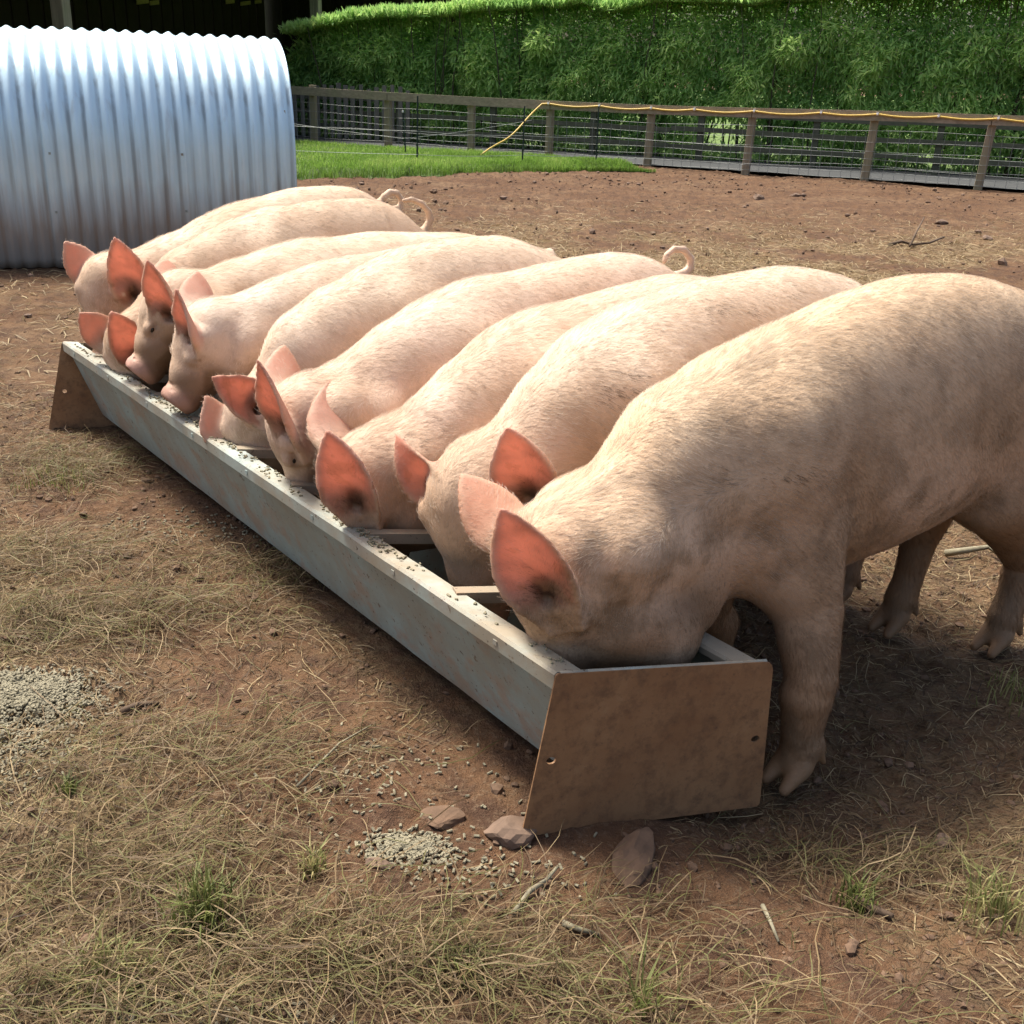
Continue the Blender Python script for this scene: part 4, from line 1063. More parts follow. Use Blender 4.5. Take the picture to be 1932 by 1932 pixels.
VERGE_N = [(-6.5, 13.2), (-4.2, 13.7), (-2.84, 14.25), (-1.97, 14.85), (-1.01, 15.75), (.09, 16.75), (1.1, 17.25), (2.0, 17.55)]
VERGE_F = [(-6.5, 21.6), (-4.2, 21.0), (-2.7, 20.35), (-1.3, 19.75), (-.35, 19.3), (.5, 18.75), (1.3, 18.2), (2.0, 17.65)]
def verge():
    nx, ny = 150, 40
    t = np.linspace(0, 1, nx); tt = np.linspace(0, 1, len(VERGE_N))
    a = np.stack([np.interp(t, tt, [p[i] for p in VERGE_N]) for i in (0, 1)], 1); b = np.stack([np.interp(t, tt, [p[i] for p in VERGE_F]) for i in (0, 1)], 1)
    v = np.linspace(0, 1, ny)[None, :, None]
    wob = (fbm(t * 30, t * 0 + 2, 3) - .5)[:, None] * .5
    a = a + np.stack([np.zeros(nx), wob[:, 0]], 1)
    P = a[:, None] * (1 - v) + b[:, None] * v
    w = np.linalg.norm(b - a, axis=1)[:, None]; dist = v[..., 0] * w
    z = .10 * smooth01(0, .5, dist) * smooth01(1, .85, v[..., 0]) * smooth01(1, .9, t[:, None]) + .03 * (fbm(P[..., 0] * 3, P[..., 1] * 3, 3) - .4) - .012
    V = np.concatenate([P, z[..., None]], -1)
    i = np.arange(nx - 1)[:, None] * ny + np.arange(ny - 1)[None]; f = np.stack([i, i + ny, i + ny + 1, i + 1], -1).reshape(-1, 4)
    o = mesh_np('grass_verge', V.reshape(-1, 3), f, MAT['turf'], smooth=True); tag(o, 'raised strip of bright green turf along the fence', kind='structure')
    # blades
    g = np.random.default_rng(5); n = 52000
    iu = g.random(n); iv = g.random(n) ** 1.25; iu = .12 + .88 * iu
    ii = np.clip((iu * (nx - 1)).astype(int), 0, nx - 2); jj = np.clip((iv * (ny - 1)).astype(int), 0, ny - 2)
    r = g.random((n, 2)); p = V[ii, jj] * (1 - r[:, :1]) * (1 - r[:, 1:]) + V[ii + 1, jj] * r[:, :1] * (1 - r[:, 1:]) + V[ii, jj + 1] * (1 - r[:, :1]) * r[:, 1:] + V[ii + 1, jj + 1] * r[:, :1] * r[:, 1:]
    edge = smooth01(.10, .0, iv); keep = g.random(n) > np.maximum(.35 * edge, .95 * smooth01(.80, 1.0, iu)); p, iv, edge = p[keep], iv[keep], edge[keep]
    patch = fbm(p[:, 0] * 2, p[:, 1] * 2, 3)
    hgt = g.uniform(.03, .085, len(p)) * (.6 + .9 * patch) * (1 + .5 * edge)
    sh = np.clip(.55 + .9 * (patch - .5) + g.normal(0, .15, len(p)) - .45 * edge, 0, 1)
    blades('grass_blades', p, hgt, .007, sh, MAT['grass'], g, 'short lush green grass blades covering the verge', .6)
def blades(name, p, h, w, shade, mat, g, label, lean=.5, kind='stuff', parent=None, loc=None):
    n = len(p); a = g.random(n) * 2 * np.pi; d = np.stack([np.cos(a), np.sin(a), 0 * a], 1); s = np.stack([-np.sin(a), np.cos(a), 0 * a], 1)
    h = np.asarray(h)[:, None]; ln = (g.random((n, 1)) * lean); w = np.broadcast_to(np.asarray(w), (n,))[:, None]
    up = np.array([[0, 0, 1.0]])
    m = p + up * h * .55 + d * h * ln * .35; t = p + up * h * (1 - .35 * ln) + d * h * ln
    V = np.stack([p - s * w / 2, p + s * w / 2, m + s * w * .4, m - s * w * .4, t], 1).reshape(-1, 3)
    i = np.arange(n)[:, None] * 5
    if loc is not None: V = V - np.array(loc)
    o = mesh_np(name, V, [i + np.array([[0, 1, 2, 3]]), i + np.array([[3, 2, 4]])], mat, parent, attrs={'shade': ('FLOAT', np.repeat(shade, 5))})
    if loc is not None and parent is None: o.location = loc
    if kind: tag(o, label, kind=kind)
    return o
verge()

# ------------------------------------------------------------------ rear fence
def rear_fence():
    org = LN0.copy(); root = empty('rear_fence', tuple(org)); tag(root, 'dark old rail fence below the hedge, with grey palings at its left end', 'fence')
    Ltot = np.linalg.norm(LN1 - LN0)
    for s_ in np.arange(-3.5, Ltot + 4, 1.9):
        MB().box(LN0 + LD * s_ + np.array([0, 0, .38]), (.10, .10, .96), LD, LNN).build('post', MAT['darkwood'], root, loc=org)
    for a in np.arange(-4, Ltot + 4, 3.8):
        for z in (.27, .53, .79):
            dz = .02 * math.sin(a * 3 + z * 7); e1 = LN0 + LD * a + LNN * .072 + np.array([0, 0, z + dz]); e2 = LN0 + LD * (a + 3.79) + LNN * .072 + np.array([0, 0, z - dz])
            MB().box((e1 + e2) / 2, (np.linalg.norm(e2 - e1), .03, .075), unit(e2 - e1), LNN).build('rail', MAT['darkwood'], root, loc=org)
    g = np.random.default_rng(2); s_ = -3.2
    while s_ < 2.45:
        h = .98 + g.uniform(-.05, .05); w = .085 + g.uniform(-.012, .012)
        MB().box(LN0 + LD * s_ + LNN * .112 + np.array([0, 0, h / 2 + .05]), (w, .018, h - .05), unit(LD + np.array([0, 0, g.uniform(-.02, .02)])), LNN).build('paling', MAT['picket'], root, loc=org)
        s_ += .155 + g.uniform(-.015, .03)
rear_fence()

# ------------------------------------------------------------------ hedge
def hedge():
    A = LN0 - LD * .85 - LNN * .45; Ltot = np.linalg.norm(LN1 - LN0) + 6.6
    org = A + LD * 6; root = empty('hedge', tuple(org)); tag(root, 'tall clipped willow hedge, bright green on top and dark below', 'hedge')
    g = np.random.default_rng(11)
    topz = lambda s_: np.interp(s_, [0, .35, 1.2, 2.9, 5.1, 8.6, 12.6, 19.6], [1.75, 2.02, 2.12, 2.36, 2.52, 2.64, 2.84, 2.95])
    n = 300000
    s_ = g.random(n) * Ltot; u = g.random(n)
    face = g.random(n)
    z = np.where(face < .62, g.random(n) ** .9, 1 - g.random(n) ** 1.0 * .06)
    zt = topz(s_) + .10 * (fbm(s_ * 1.3, s_ * 0, 3) - .5) * 2
    z = .10 + z * (zt - .10)
    lump = fbm(s_ * 1.6, z * 1.6, 3) - .5
    dep = np.where(face < .62, np.where(g.random(n) < .38, g.uniform(.5, 1.4, n), np.abs(g.normal(0, .30, n))) + .05 - lump * .55, g.random(n) * 1.25)
    # gaps
    gap = fbm(s_ * 2.2 + 40, z * 2.0, 4)
    low = smooth01(1.25, .3, z)
    keep = gap > (.19 + .05 * low + .03 * smooth01(2, 9, s_))
    for cx, cz, rx, rz in ((8.95, .5, .4, .24),): keep &= ~((((s_ - cx) / rx) ** 2 + ((z - cz) / rz) ** 2 < 1) & (g.random(n) < .93))
    keep |= (dep > .65) & (z > .9) & (g.random(n) < .9)
    edge = (s_ < .35) & (z > zt - .35 + s_ * .6); keep &= ~edge
    s_, z, dep, lump, zt, face = (x[keep] for x in (s_, z, dep, lump, zt, face)); n = len(s_)
    rnd = smooth01(zt - .9, zt + .05, z); dep = dep + rnd ** 1.4 * .62 * (face < .62) - lump * .3 + g.normal(0, .10, n) * rnd
    P = A[None] + LD[None] * s_[:, None] - LNN[None] * dep[:, None] + np.array([[0, 0, 1.0]]) * z[:, None]
    # sprays of hanging lance leaves
    out = LNN[None] * (.7 * g.random((n, 1)) + .1) + LD[None] * g.normal(0, .75, (n, 1)) + np.array([[0, 0, 1.0]]) * (g.normal(-.45, .5, (n, 1)) + 1.25 * (rnd + (face >= .62) * .6)[:, None])
    d = out / np.linalg.norm(out, axis=1, keepdims=True)
    w = np.cross(d, np.array([[0, 0, 1.0]]) + g.normal(0, .45, (n, 3))); w /= np.linalg.norm(w, axis=1, keepdims=True)
    ln = g.uniform(.10, .19, (n, 1)); wd = ln * g.uniform(.09, .14, (n, 1))
    nb = np.cross(d, w); mid = P + d * ln * .45 + nb * ln * .05; tip = P + d * ln - np.array([[0, 0, 1.0]]) * ln * .12
    V = np.stack([P, mid + w * wd, tip, mid - w * wd], 1).reshape(-1, 3); i = np.arange(n)[:, None] * 4
    sh = np.clip(.50 + g.normal(0, .22, n) + .12 * rnd - .22 * (face >= .62) + lump * .6 + .22 * smooth01(.35, .0, dep), 0, 1)  # top leaves toned down, outer ones lightened to offset how light falls
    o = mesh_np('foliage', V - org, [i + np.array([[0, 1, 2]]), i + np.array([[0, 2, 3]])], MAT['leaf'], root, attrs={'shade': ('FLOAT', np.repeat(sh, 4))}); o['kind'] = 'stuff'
    b = MB()
    for k in range(130):
        x = g.random() * Ltot; h = float(topz(x)) - .1; dp = g.uniform(.15, 1.0); p = A + LD * x - LNN * dp; lean = g.normal(0, .10, 2)
        pts = [p + LD * lean[0] * t * h + LD * .04 * math.sin(t * 7 + k) - LNN * lean[1] * t * h + np.array([0, 0, t * h]) for t in np.linspace(-.05, 1, 7)]
        r = g.uniform(.010, .026); b.tube(pts, [r * (1 - .7 * t) for t in np.linspace(0, 1, 7)], 5)
    o = b.build('stem', MAT['stem'], root, loc=org); o['kind'] = 'stuff'
    for x in (9.75, 3.8, 13.6):
        p = A + LD * x - LNN * .35
        MB().tube([p + LD * (.05 * math.sin(t * 5)) + np.array([0, 0, t]) for t in np.linspace(-.1, 2.3, 9)], list(np.linspace(.06, .03, 9)), 8).build('trunk', MAT['stem'], root, True, loc=org)
hedge()

# ------------------------------------------------------------------ open barn
def barn():
    P0 = np.array([-7.05, 16.2, 0]); P1 = np.array([-2.2, 36.0, 0]); bd = unit(P1 - P0); bn = np.array([bd[1], -bd[0], 0]); ln = np.linalg.norm(P1 - P0)
    org = P0.copy(); root = empty('barn', tuple(org)); tag(root, 'open-sided dark timber barn behind the hut with pale roof posts', 'barn')
    ez = np.array([0, 0, 1.0])
    def along(px):
        r = px_ray(px, 60); c = np.array([0, 0, CAM_H]); q = c + r * (((P0 - c) @ bn) / (r @ bn)); return (q - P0) @ bd
    for s_ in (-6.0, along(119), along(597), along(597) + 6, along(597) + 12):
        b = MB().box(P0 + bd * s_ + ez * 1.75, (.20, .20, 3.5), bd, bn); b.build('post', MAT['barnpost'], root, loc=org, bevel=.01)
    # deep interior: back and end walls of boards, earth floor is the ground
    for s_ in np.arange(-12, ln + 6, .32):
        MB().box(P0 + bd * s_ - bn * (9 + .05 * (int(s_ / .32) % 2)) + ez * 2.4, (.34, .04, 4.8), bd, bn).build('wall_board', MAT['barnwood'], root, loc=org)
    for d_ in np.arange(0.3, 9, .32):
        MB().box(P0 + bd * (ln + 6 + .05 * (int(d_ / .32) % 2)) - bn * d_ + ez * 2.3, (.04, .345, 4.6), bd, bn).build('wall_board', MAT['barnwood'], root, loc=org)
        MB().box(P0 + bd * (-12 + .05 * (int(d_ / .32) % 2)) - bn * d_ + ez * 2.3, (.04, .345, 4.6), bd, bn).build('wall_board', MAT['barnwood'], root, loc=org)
    slope = unit(-bn + ez * .16)
    for s_ in np.arange(-12.5, ln + 6.5, 1.1):
        c = P0 + bd * s_ + bn * .7 + ez * 3.45 + slope * 5.1
        MB().box(c, (1.09, 10.4, .03), bd, slope, np.cross(bd, slope)).build('roof_sheet', MAT['roof'], root, loc=org)
    MB().box(P0 + bd * (ln / 2 - 3) + bn * .14 + ez * 3.36, (ln + 18, .06, .24), bd, bn).build('eaves_beam', MAT['roof'], root, loc=org)
    # pale opaque slabs on the back wall, painted as daylight through gaps
    for (px, py, w_) in ((268, 3, .65), (290, 5, .5), (433, 3, .6), (462, 6, .75), (486, 3, .5), (748, 5, .8)):
        o = P0 - bn * 8.9; r = px_ray(px, py); c = np.array([0, 0, CAM_H]); q = c + r * (((o - c) @ bn) / (r @ bn))
        MB().box(q + bn * .02, (w_, .03, .12), unit(bd + ez * .12), bn).build('daylight_patch', MAT['gap_daylight'], root, loc=org)
barn()

# ------------------------------------------------------------------ litter on the ground
def px_ground(px, py, z=0.0):
    r = px_ray(px, py); c = np.array([0, 0, CAM_H]); return c + r * ((z - CAM_H) / r[2])

def strands(name, P, ang, ln, wd, curl, lift, shade, mat, label, z0=None, segs=4):
    """bent ribbons lying on the earth"""
    n = len(P); t = np.linspace(0, 1, segs)
    a = ang[:, None] + curl[:, None] * (t[None] - .5) + np.cumsum(np.random.default_rng(n).normal(0, .16, (n, segs)), 1)
    st = ln[:, None] / (segs - 1)
    dx = np.cos(a) * st; dy = np.sin(a) * st
    X = P[:, :1] + np.cumsum(dx, 1) - dx[:, :1]; Y = P[:, 1:2] + np.cumsum(dy, 1) - dy[:, :1]
    Z = gh(X, Y) + (0 if z0 is None else z0[:, None]) + .0015 + lift[:, None] * np.sin(np.pi * t)[None] + lift[:, None] * .6 * (t[None] ** 2)
    hw = wd[:, None] * np.array([.8] + [1.0] * (segs - 2) + [.5])[None] / 2
    roll = (np.arange(n) * 2.399 % 1.0 - .5)[:, None] * 1.6
    nx, ny, nz = -np.sin(a) * np.cos(roll) * hw, np.cos(a) * np.cos(roll) * hw, np.sin(roll) * hw
    V = np.stack([np.stack([X + nx, Y + ny, Z + nz], -1), np.stack([X - nx, Y - ny, Z - nz], -1)], 2).reshape(-1, 3)
    i = np.arange(n)[:, None, None] * segs * 2 + np.arange(segs - 1)[None, :, None] * 2
    f = (i + np.array([0, 1, 3, 2])[None, None]).reshape(-1, 4)
    o = mesh_np(name, V, f, mat, attrs={'shade': ('FLOAT', np.repeat(shade, segs * 2))}); tag(o, label, kind='stuff'); return o

def scatter(n, x0, x1, y0, y1, g, pw=1.0):
    P = np.stack([g.uniform(x0, x1, n * 4), g.uniform(y0, y1, n * 4)], 1)
    d = straw_density(P[:, 0], P[:, 1]) ** pw
    vis = np.abs(P[:, 0]) < .52 * P[:, 1] + .35
    k = (g.random(len(P)) < d) & vis
    return P[k][:n]

def litter():
    g = np.random.default_rng(21)
    hid = lambda P: ((P - LIPA[:2]) @ TPE[:2] > .06) & ((P - LIPA[:2]) @ TPE[:2] < .36) & ((P - LIPA[:2]) @ TAX[:2] > -.05) & ((P - LIPA[:2]) @ TAX[:2] < 3)
    P = scatter(33000, -2.4, 2.2, .7, 4.6, g); P = P[~hid(P)]; n = len(P)
    flow = fbm(P[:, 0] * 1.2, P[:, 1] * 1.2, 2) * 9 + g.normal(0, .8, n)
    ln = g.gamma(2.0, .024, n).clip(.015, .20)
    strands('straw_litter', P, flow, ln, g.uniform(.0008, .0024, n), g.normal(0, .5, n), np.abs(g.normal(0, .007, n)) * ln / .1, g.random(n) ** .9, MAT['straw'], 'old straw and hay stalks trodden into the earth around the trough')
    P = scatter(52000, -2.4, 2.2, .7, 4.6, g, .45); P = P[~hid(P)]; n = len(P)
    strands('chaff', P, g.uniform(0, 6.28, n), g.uniform(.006, .028, n), g.uniform(.0012, .0032, n), g.normal(0, .4, n), np.abs(g.normal(0, .002, n)), g.random(n) * .85, MAT['straw'], 'short broken chaff scattered over the soil', segs=3)
    P = np.stack([g.uniform(-4, 7, 90000), g.uniform(4.2, 13, 90000)], 1); k = (g.random(len(P)) < straw_density(P[:, 0], P[:, 1]) * .9 + .03) & (np.abs(P[:, 0]) < .52 * P[:, 1] + .3); P = P[k][:24000]; n = len(P)
    strands('straw_litter', P, g.uniform(0, 6.28, n), g.uniform(.03, .15, n), g.uniform(.003, .0075, n), g.normal(0, .8, n), np.abs(g.normal(0, .012, n)), np.clip(.55 + .38 * g.random(n), 0, .95), MAT['straw'], 'loose straw strewn over the paddock behind the pigs', segs=3)
    # matted heaps of hay to the left
    for k, (px, py, rx, ry, m, lab) in enumerate([(120, 880, .34, .26, 1500, 'tangled heap of greenish hay left of the trough middle'), (60, 1180, .30, .16, 1500, 'matted hay heap beside the spilled pellets at left'), (560, 1075, .30, .14, 1100, 'dark tangle of hay against the foot of the trough'),
                                              (250, 1630, .34, .16, 1400, 'thick mat of dry hay in the left foreground'), (820, 1830, .25, .10, 900, 'hay mat with green stalks at the bottom of the yard'), (1000, 1760, .5, .15, 800, 'thin straggle of hay before the end plate'), (1650, 1600, .32, .12, 700, 'dull hay strands lying right of the end plate'), (1180, 1930, .5, .12, 900, 'straw scattered along the bottom edge'), (120, 1900, .35, .12, 1400, 'pale hay mat in the nearest left corner'), (330, 1430, .42, .20, 1700, 'loose golden straw spread around the bare earth at left'), (60, 1050, .4, .22, 1500, 'flattened dry hay at the left edge behind the pellet heap'), (300, 1150, .34, .2, 1200, 'thin grey straw scattered between the two left hay heaps'), (500, 1800, .4, .12, 1200, 'dry hay strands in front of the green tuft')]):
        c = px_ground(px, py); m = int(m * .72); q = g.normal(0, .5, (m, 2)) * [rx, ry] + c[:2]; a = g.normal(.2, .95, m); l2 = g.gamma(2.2, .04, m).clip(.03, .2)
        hump = .035 * np.exp(-((q[:, 0] - c[0]) / rx) ** 2 - ((q[:, 1] - c[1]) / ry) ** 2) * g.random(m)
        sh = np.where(g.random(m) < .3, 1.0, .25 + .55 * g.random(m))
        o = strands('hay_heap', q, a, l2, g.uniform(.0009, .0022, m), g.normal(0, .6, m), np.abs(g.normal(0, .016, m)), sh, MAT['straw'], lab, z0=hump, segs=5)
litter()

def cyl_batch(name, C, D, r, ln, mat, label, sides=6):
    n = len(C); D = D / np.linalg.norm(D, axis=1, keepdims=True); a = np.cross(D, [0.3, .2, 1.0]); a /= np.linalg.norm(a, axis=1, keepdims=True); b = np.cross(D, a)
    t = np.arange(sides) * 2 * np.pi / sides; ring = a[:, None] * np.cos(t)[None, :, None] + b[:, None] * np.sin(t)[None, :, None]
    e0 = (C - D * ln[:, None] / 2)[:, None] + ring * r[:, None, None]; e1 = (C + D * ln[:, None] / 2)[:, None] + ring * r[:, None, None]
    V = np.concatenate([e0, e1], 1).reshape(-1, 3); i = np.arange(n)[:, None, None] * sides * 2; k = np.arange(sides)
    q = (i + np.stack([k, (k + 1) % sides, (k + 1) % sides + sides, k + sides], 1)[None]).reshape(-1, 4)
    caps = np.array([[0, 2, 1], [0, 3, 2], [0, 4, 3], [0, 5, 4], [6, 7, 8], [6, 8, 9], [6, 9, 10], [6, 10, 11]])
    o = mesh_np(name, V, [q, (i[:, :, 0][:, :, None] + caps[None]).reshape(-1, 3)], mat); tag(o, label, kind='stuff'); return o

def pellets():
    g = np.random.default_rng(31)
    def heap(px, py, rx, ry, n, hz, lab, spread=0):
        c = px_ground(px, py); q = g.normal(0, .48, (n, 2)) * [rx, ry] + c[:2]
        rr = ((q - c[:2]) / [rx, ry]); d = np.sqrt((rr ** 2).sum(1)); z = gh(q[:, 0], q[:, 1]) + .003 + hz * np.clip(1 - d / 1.1, 0, 1) * (.6 + .4 * g.random(n))
        D = np.stack([g.normal(0, 1, n), g.normal(0, 1, n), g.normal(0, .25, n)], 1)
        cyl_batch('feed_pellets', np.column_stack([q, z]), D, g.uniform(.0021, .0028, n), g.uniform(.006, .0125, n), MAT['pellet'], lab)
    heap(35, 1310, .16, .10, 2600, .02, 'heap of pale grey-green feed pellets spilled at the left edge')
    heap(0, 1400, .16, .14, 600, .004, 'thin spread of pale pellets in front of the spilled heap')
    heap(770, 1600, .085, .04, 520, .008, 'small heap of feed pellets before the end plate corner')
    heap(700, 1480, .26, .16, 150, .0, 'feed pellets scattered between the small heap and the trough')
    heap(900, 1640, .20, .08, 110, .0, 'feed pellets scattered in front of the end plate corner')
    heap(300, 1900, .25, .08, 240, .002, 'pale pellets trodden into the hay in the left foreground')
    heap(430, 1000, .4, .2, 160, .0, 'feed pellets scattered beside the middle of the trough')
    # on the rim
    C = []; D = []
    for t, m in ((.33, 6), (.55, 10), (.70, 46), (.80, 22), (.95, 8), (1.08, 8), (1.22, 16), (1.36, 10), (1.47, 22), (1.6, 18), (1.72, 30), (1.85, 30), (1.95, 12), (2.05, 20), (2.2, 14), (2.34, 16), (2.5, 10), (2.65, 12), (2.78, 8), (.12, 6), (.06, 5)):
        for k in range(m):
            C.append(trough_pt(float(np.clip(g.normal(.030, .013), .006, .046)), .3350 + .0040 * (k > m * .75), t + g.normal(0, .045))); D.append((g.normal(), g.normal(), g.normal(0, .08)))
    C = np.array(C); D = np.array(D); n = len(C)
    cyl_batch('feed_pellets', C, D, g.uniform(.0020, .0027, n), g.uniform(.005, .011, n), MAT['pellet'], 'feed pellets lying along the dusty trough rim')
    # feed left in the bottom of the trough
    n = 2600; t = g.uniform(.03, 2.86, n); w = g.uniform(.115, .285, n)
    C = np.array([trough_pt(a, .062 + .012 * g.random(), b) for a, b in zip(w, t)]); D = np.stack([g.normal(0, 1, n), g.normal(0, 1, n), g.normal(0, .2, n)], 1)
    cyl_batch('feed_pellets', C, D, g.uniform(.0026, .0034, n), g.uniform(.008, .015, n), MAT['pellet'], 'feed pellets lying in the bottom of the trough')
pellets()

# ------------------------------------------------------------------ stones, sticks, clods, tufts
def rock(name, px, py, size, rot, seed, label, cat='stone', mat='stone', sink=.3, flat=1.0, yaw_z=None):
    g = np.random.default_rng(seed); bm = bmesh.new(); bmesh.ops.create_icosphere(bm, subdivisions=3, radius=.5)
    offs = g.normal(0, 1, (11, 3)); offs /= np.linalg.norm(offs, axis=1, keepdims=True); hs = g.uniform(.30, .44, 11)
    for v in bm.verts:
        p = np.array(v.co)
        for o, h_ in zip(offs, hs):
            e_ = p @ o - h_
            if e_ > 0: p = p - o * e_
        v.co = p * (1 + .05 * math.sin(p[0] * 17 + seed) * math.cos(p[1] * 15 + p[2] * 13))
    for v in bm.verts: v.co.x *= size[0]; v.co.y *= size[1]; v.co.z *= size[2]
    me = bpy.data.meshes.new(name); bm.to_mesh(me); bm.free(); me.materials.append(MAT[mat])
    for p in me.polygons: p.use_smooth = False
    q = px_ground(px, py); z = float(gh(q[0], q[1])); o = bpy.data.objects.new(name, me); COL.objects.link(o)
    o.location = (q[0], q[1], z + size[2] * (.5 - sink)); o.rotation_euler = (rot[0], rot[1], rot[2]); tag(o, label, cat); return o
rock('stone', 962, 1572, (.115, .085, .05), (.1, .1, .4), 1, 'flat pinkish stone under the left corner of the end plate')
rock('stone', 1195, 1612, (.075, .17, .06), (.05, 0, -.25), 2, 'long brown stone half buried in front of the end plate', mat='clod', sink=.42)
rock('stone', 835, 1546, (.10, .07, .024), (0, .1, .2), 3, 'flat earth-covered stone left of the end plate, beside pellets', mat='clod', sink=.4)
rock('stone', 1788, 1545, (.042, .035, .04), (.3, .1, .5), 4, 'small upright stone right of the end plate')
rock('stone', 712, 1632, (.06, .028, .022), (0, .1, -.1), 5, 'small oblong stone among the pellets')
rock('stone', 1430, 378, (.16, .14, .10), (.2, .1, .5), 6, 'pale stone in the mud near the fence, left of centre right')
rock('stone', 1776, 420, (.17, .12, .07), (.1, .1, .3), 7, 'pale flat stone in the mud right of the twig')
rock('stone', 1500, 370, (.15, .10, .06), (.1, 0, .2), 8, 'small pale stone under the fence post')
rock('stone', 1862, 452, (.14, .10, .05), (.1, 0, .9), 9, 'flat stone near the right edge of the mud')

def stick(pts, r, label, name='stick', mat='stick', cat='stick'):
    P = [np.array(p, float) for p in pts]; o = MB().tube(P, list(np.linspace(r, r * .5, len(P))), 6).build(name, MAT[mat], None, True, loc=tuple(P[0])); tag(o, label, cat); return o
def gpx(px, py, z): q = px_ground(px, py); q[2] = float(gh(q[0], q[1])) + z; return q
tw = stick([gpx(1676, 468, .02), gpx(1700, 462, .03), gpx(1722, 466, .03), gpx(1752, 466, .03), gpx(1780, 455, .05)], .016, 'dark forked twig on the mud behind the pigs', 'twig', cat='twig')
stick([gpx(1716, 468, .03), gpx(1726, 455, .10), gpx(1738, 444, .17)], .012, None, 'side_shoot').parent = tw
bpy.data.objects['side_shoot'].location = Vector(bpy.data.objects['side_shoot'].location) - tw.location
del bpy.data.objects['side_shoot']['category']
stick([gpx(968, 1722, .006), gpx(1000, 1690, .012), gpx(1030, 1664, .010), gpx(1052, 1645, .02)], .006, 'bundle of broken straw stem pointing away, in front of the end plate', 'straw_stem', 'pellet', 'straw')
stick([gpx(1060, 1752, .004), gpx(1095, 1758, .008), gpx(1132, 1762, .005)], .006, 'pale flat splinter lying in the dirt before the plate', 'splinter', 'pellet', 'splinter')
stick([gpx(1440, 1702, .01), gpx(1455, 1740, .012), gpx(1470, 1770, .006)], .0045, 'frayed dry stalk pointing to the camera, right of centre', 'stalk', 'pellet', 'straw')
stick([gpx(1620, 1655, .01), gpx(1650, 1678, .012), gpx(1690, 1700, .006)], .011, 'curled brown bark piece by the right-hand tuft', 'bark_strip', cat='bark')
stick([gpx(1790, 1010, .02), gpx(1830, 1018, .03), gpx(1870, 1016, .03), gpx(1905, 1040, .02)], .012, 'pale root on the ground behind the near pig', 'root', 'pellet', 'root')
stick([gpx(228, 1330, .008), gpx(262, 1325, .012), gpx(300, 1322, .008)], .009, 'short brown stick beside the pellet heap', 'stick')
stick([gpx(560, 1490, .008), gpx(640, 1420, .02), gpx(700, 1372, .01)], .003, 'long thin straw in the middle of the bare earth', 'straw_stem', 'pellet', 'straw')

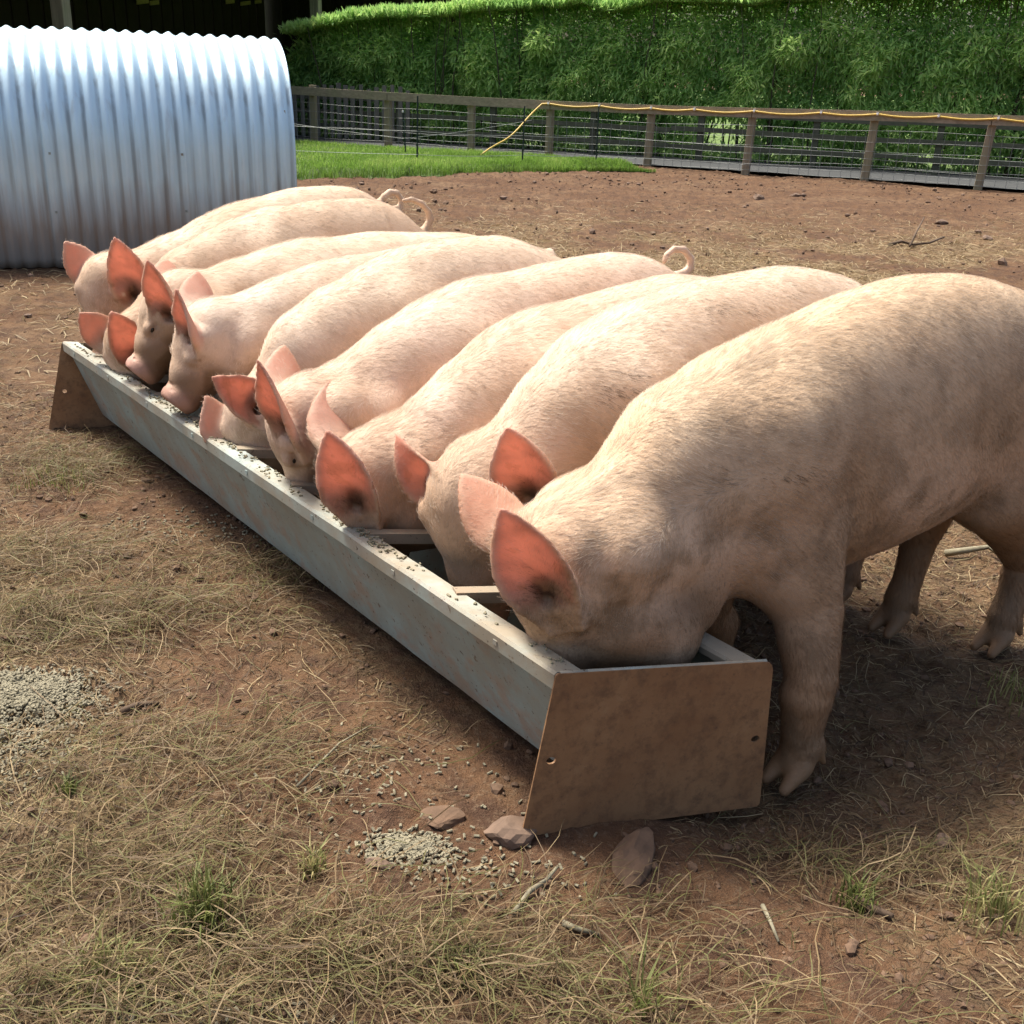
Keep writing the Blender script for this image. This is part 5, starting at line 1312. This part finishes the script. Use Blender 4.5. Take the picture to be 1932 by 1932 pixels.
def clods():
    g = np.random.default_rng(41); bm = bmesh.new(); bmesh.ops.create_icosphere(bm, subdivisions=1, radius=1); bv = np.array([v.co for v in bm.verts]); bf = np.array([[v.index for v in f.verts] for f in bm.faces]); bm.free()
    def batch(name, P, r, mat, lab, zz=.35):
        n = len(P); sc = g.uniform(.6, 1.3, (n, 1, 3)) * r[:, None, None]; sc[..., 2] *= .75; a = g.random(n) * 6.28
        V = bv[None] * sc * (1 + g.normal(0, .14, (n, len(bv), 1))); x = V[..., 0] * np.cos(a)[:, None] - V[..., 1] * np.sin(a)[:, None]; y = V[..., 0] * np.sin(a)[:, None] + V[..., 1] * np.cos(a)[:, None]
        V = np.stack([x, y, V[..., 2]], -1) + np.concatenate([P, (gh(P[:, 0], P[:, 1]) + r * zz)[:, None]], 1)[:, None]
        o = mesh_np(name, V.reshape(-1, 3), (np.arange(n)[:, None, None] * len(bv) + bf[None]).reshape(-1, 3), MAT[mat], smooth=False); tag(o, lab, kind='stuff')
    P = np.stack([g.uniform(-2.2, 2.2, 9000), g.uniform(.7, 4.5, 9000)], 1); P = P[np.abs(P[:, 0]) < .52 * P[:, 1] + .3]
    batch('earth_crumbs', P, g.gamma(1.6, .0022, len(P)).clip(.0012, .014), 'clod', 'crumbs of dry earth around the trough')
    P = np.stack([g.uniform(-5, 9, 6000), 10 + 8.0 * g.random(6000) ** .5], 1); P = P[(np.abs(P[:, 0]) < .52 * P[:, 1]) & (P[:, 1] + .466 * P[:, 0] < 19.0) & (fbm(P[:, 0] * .8, P[:, 1] * .8, 3) > .42) & ~((P[:, 0] < 1.8) & (P[:, 1] > 16.3 + .7 * P[:, 0]))]
    batch('earth_clods', P, g.gamma(1.0, .0065, len(P)).clip(.003, .034), 'clod', 'dark lumps of trampled mud across the back of the paddock')
    P = np.stack([g.uniform(-4, 7, 2600), g.uniform(4.5, 11, 2600)], 1); P = P[(np.abs(P[:, 0]) < .52 * P[:, 1])]
    batch('earth_clods', P, g.gamma(1.2, .005, len(P)).clip(.003, .022), 'clod', 'small mud lumps on the ground behind the pigs')
    P = np.stack([g.uniform(-4, 8, 420), g.uniform(5, 17, 420)], 1); P = P[(np.abs(P[:, 0]) < .52 * P[:, 1]) & ~((P[:, 0] < 1.8) & (P[:, 1] > 16.3 + .7 * P[:, 0])) & (P[:, 1] + .466 * P[:, 0] < 19.0)]
    batch('pebbles', P, g.gamma(1.4, .010, len(P)).clip(.006, .04), 'stone', 'pale pebbles lying over the mud of the paddock')
clods()

def tuft(px, py, n, h, label, green=.5, r=.05, w=.0032):
    g = np.random.default_rng(int(px * 7 + py)); c = px_ground(px, py); c[2] = float(gh(c[0], c[1])) - .004
    q = g.normal(0, r * .45, (n, 2)) + c[:2]; p = np.column_stack([q, gh(q[:, 0], q[:, 1]) - .003])
    hh = g.uniform(.4, 1, n) * h * np.exp(-((q - c[:2]) ** 2).sum(1) / (r * r) * .5)
    sh = np.clip(g.normal(green, .25, n), 0, 1)
    o = blades('grass_tuft', p, hh, w, sh, MAT['drygrass'] if green > .02 else MAT['grass'], g, None, 1.0, None, None, tuple(c)); tag(o, label, 'grass tuft', 'grass tufts in the trampled yard'); return o
tuft(385, 1735, 170, .125, 'green tuft of grass standing in the left foreground hay', .22, .055)
tuft(590, 1640, 70, .09, 'thin upright dry tuft left of the pellet heap', .75, .026)
tuft(210, 1850, 150, .10, 'broad dull tuft at the bottom left', .6, .09)
tuft(1625, 1660, 70, .10, 'dark sparse tuft right of the end plate', .15, .05)
tuft(1875, 1690, 110, .13, 'dry tuft with long stems by the right edge', .7, .07)
tuft(1210, 1900, 40, .14, 'single spiky tuft near the bottom centre', .3, .03)
tuft(865, 1830, 120, .07, 'low green tuft at the bottom, left of centre', .4, .045)
tuft(110, 905, 180, .07, 'low yellow-green tuft near the far left hay', .5, .16)
tuft(130, 1480, 24, .06, 'tiny bright green sprout below the pellet heap', .05, .02, .006)
tuft(50, 490, 120, .20, 'dark green tuft growing against the foot of the hut', .1, .10, .006)
tuft(1930, 1280, 90, .10, 'flattened tuft behind the near pig', .6, .12)
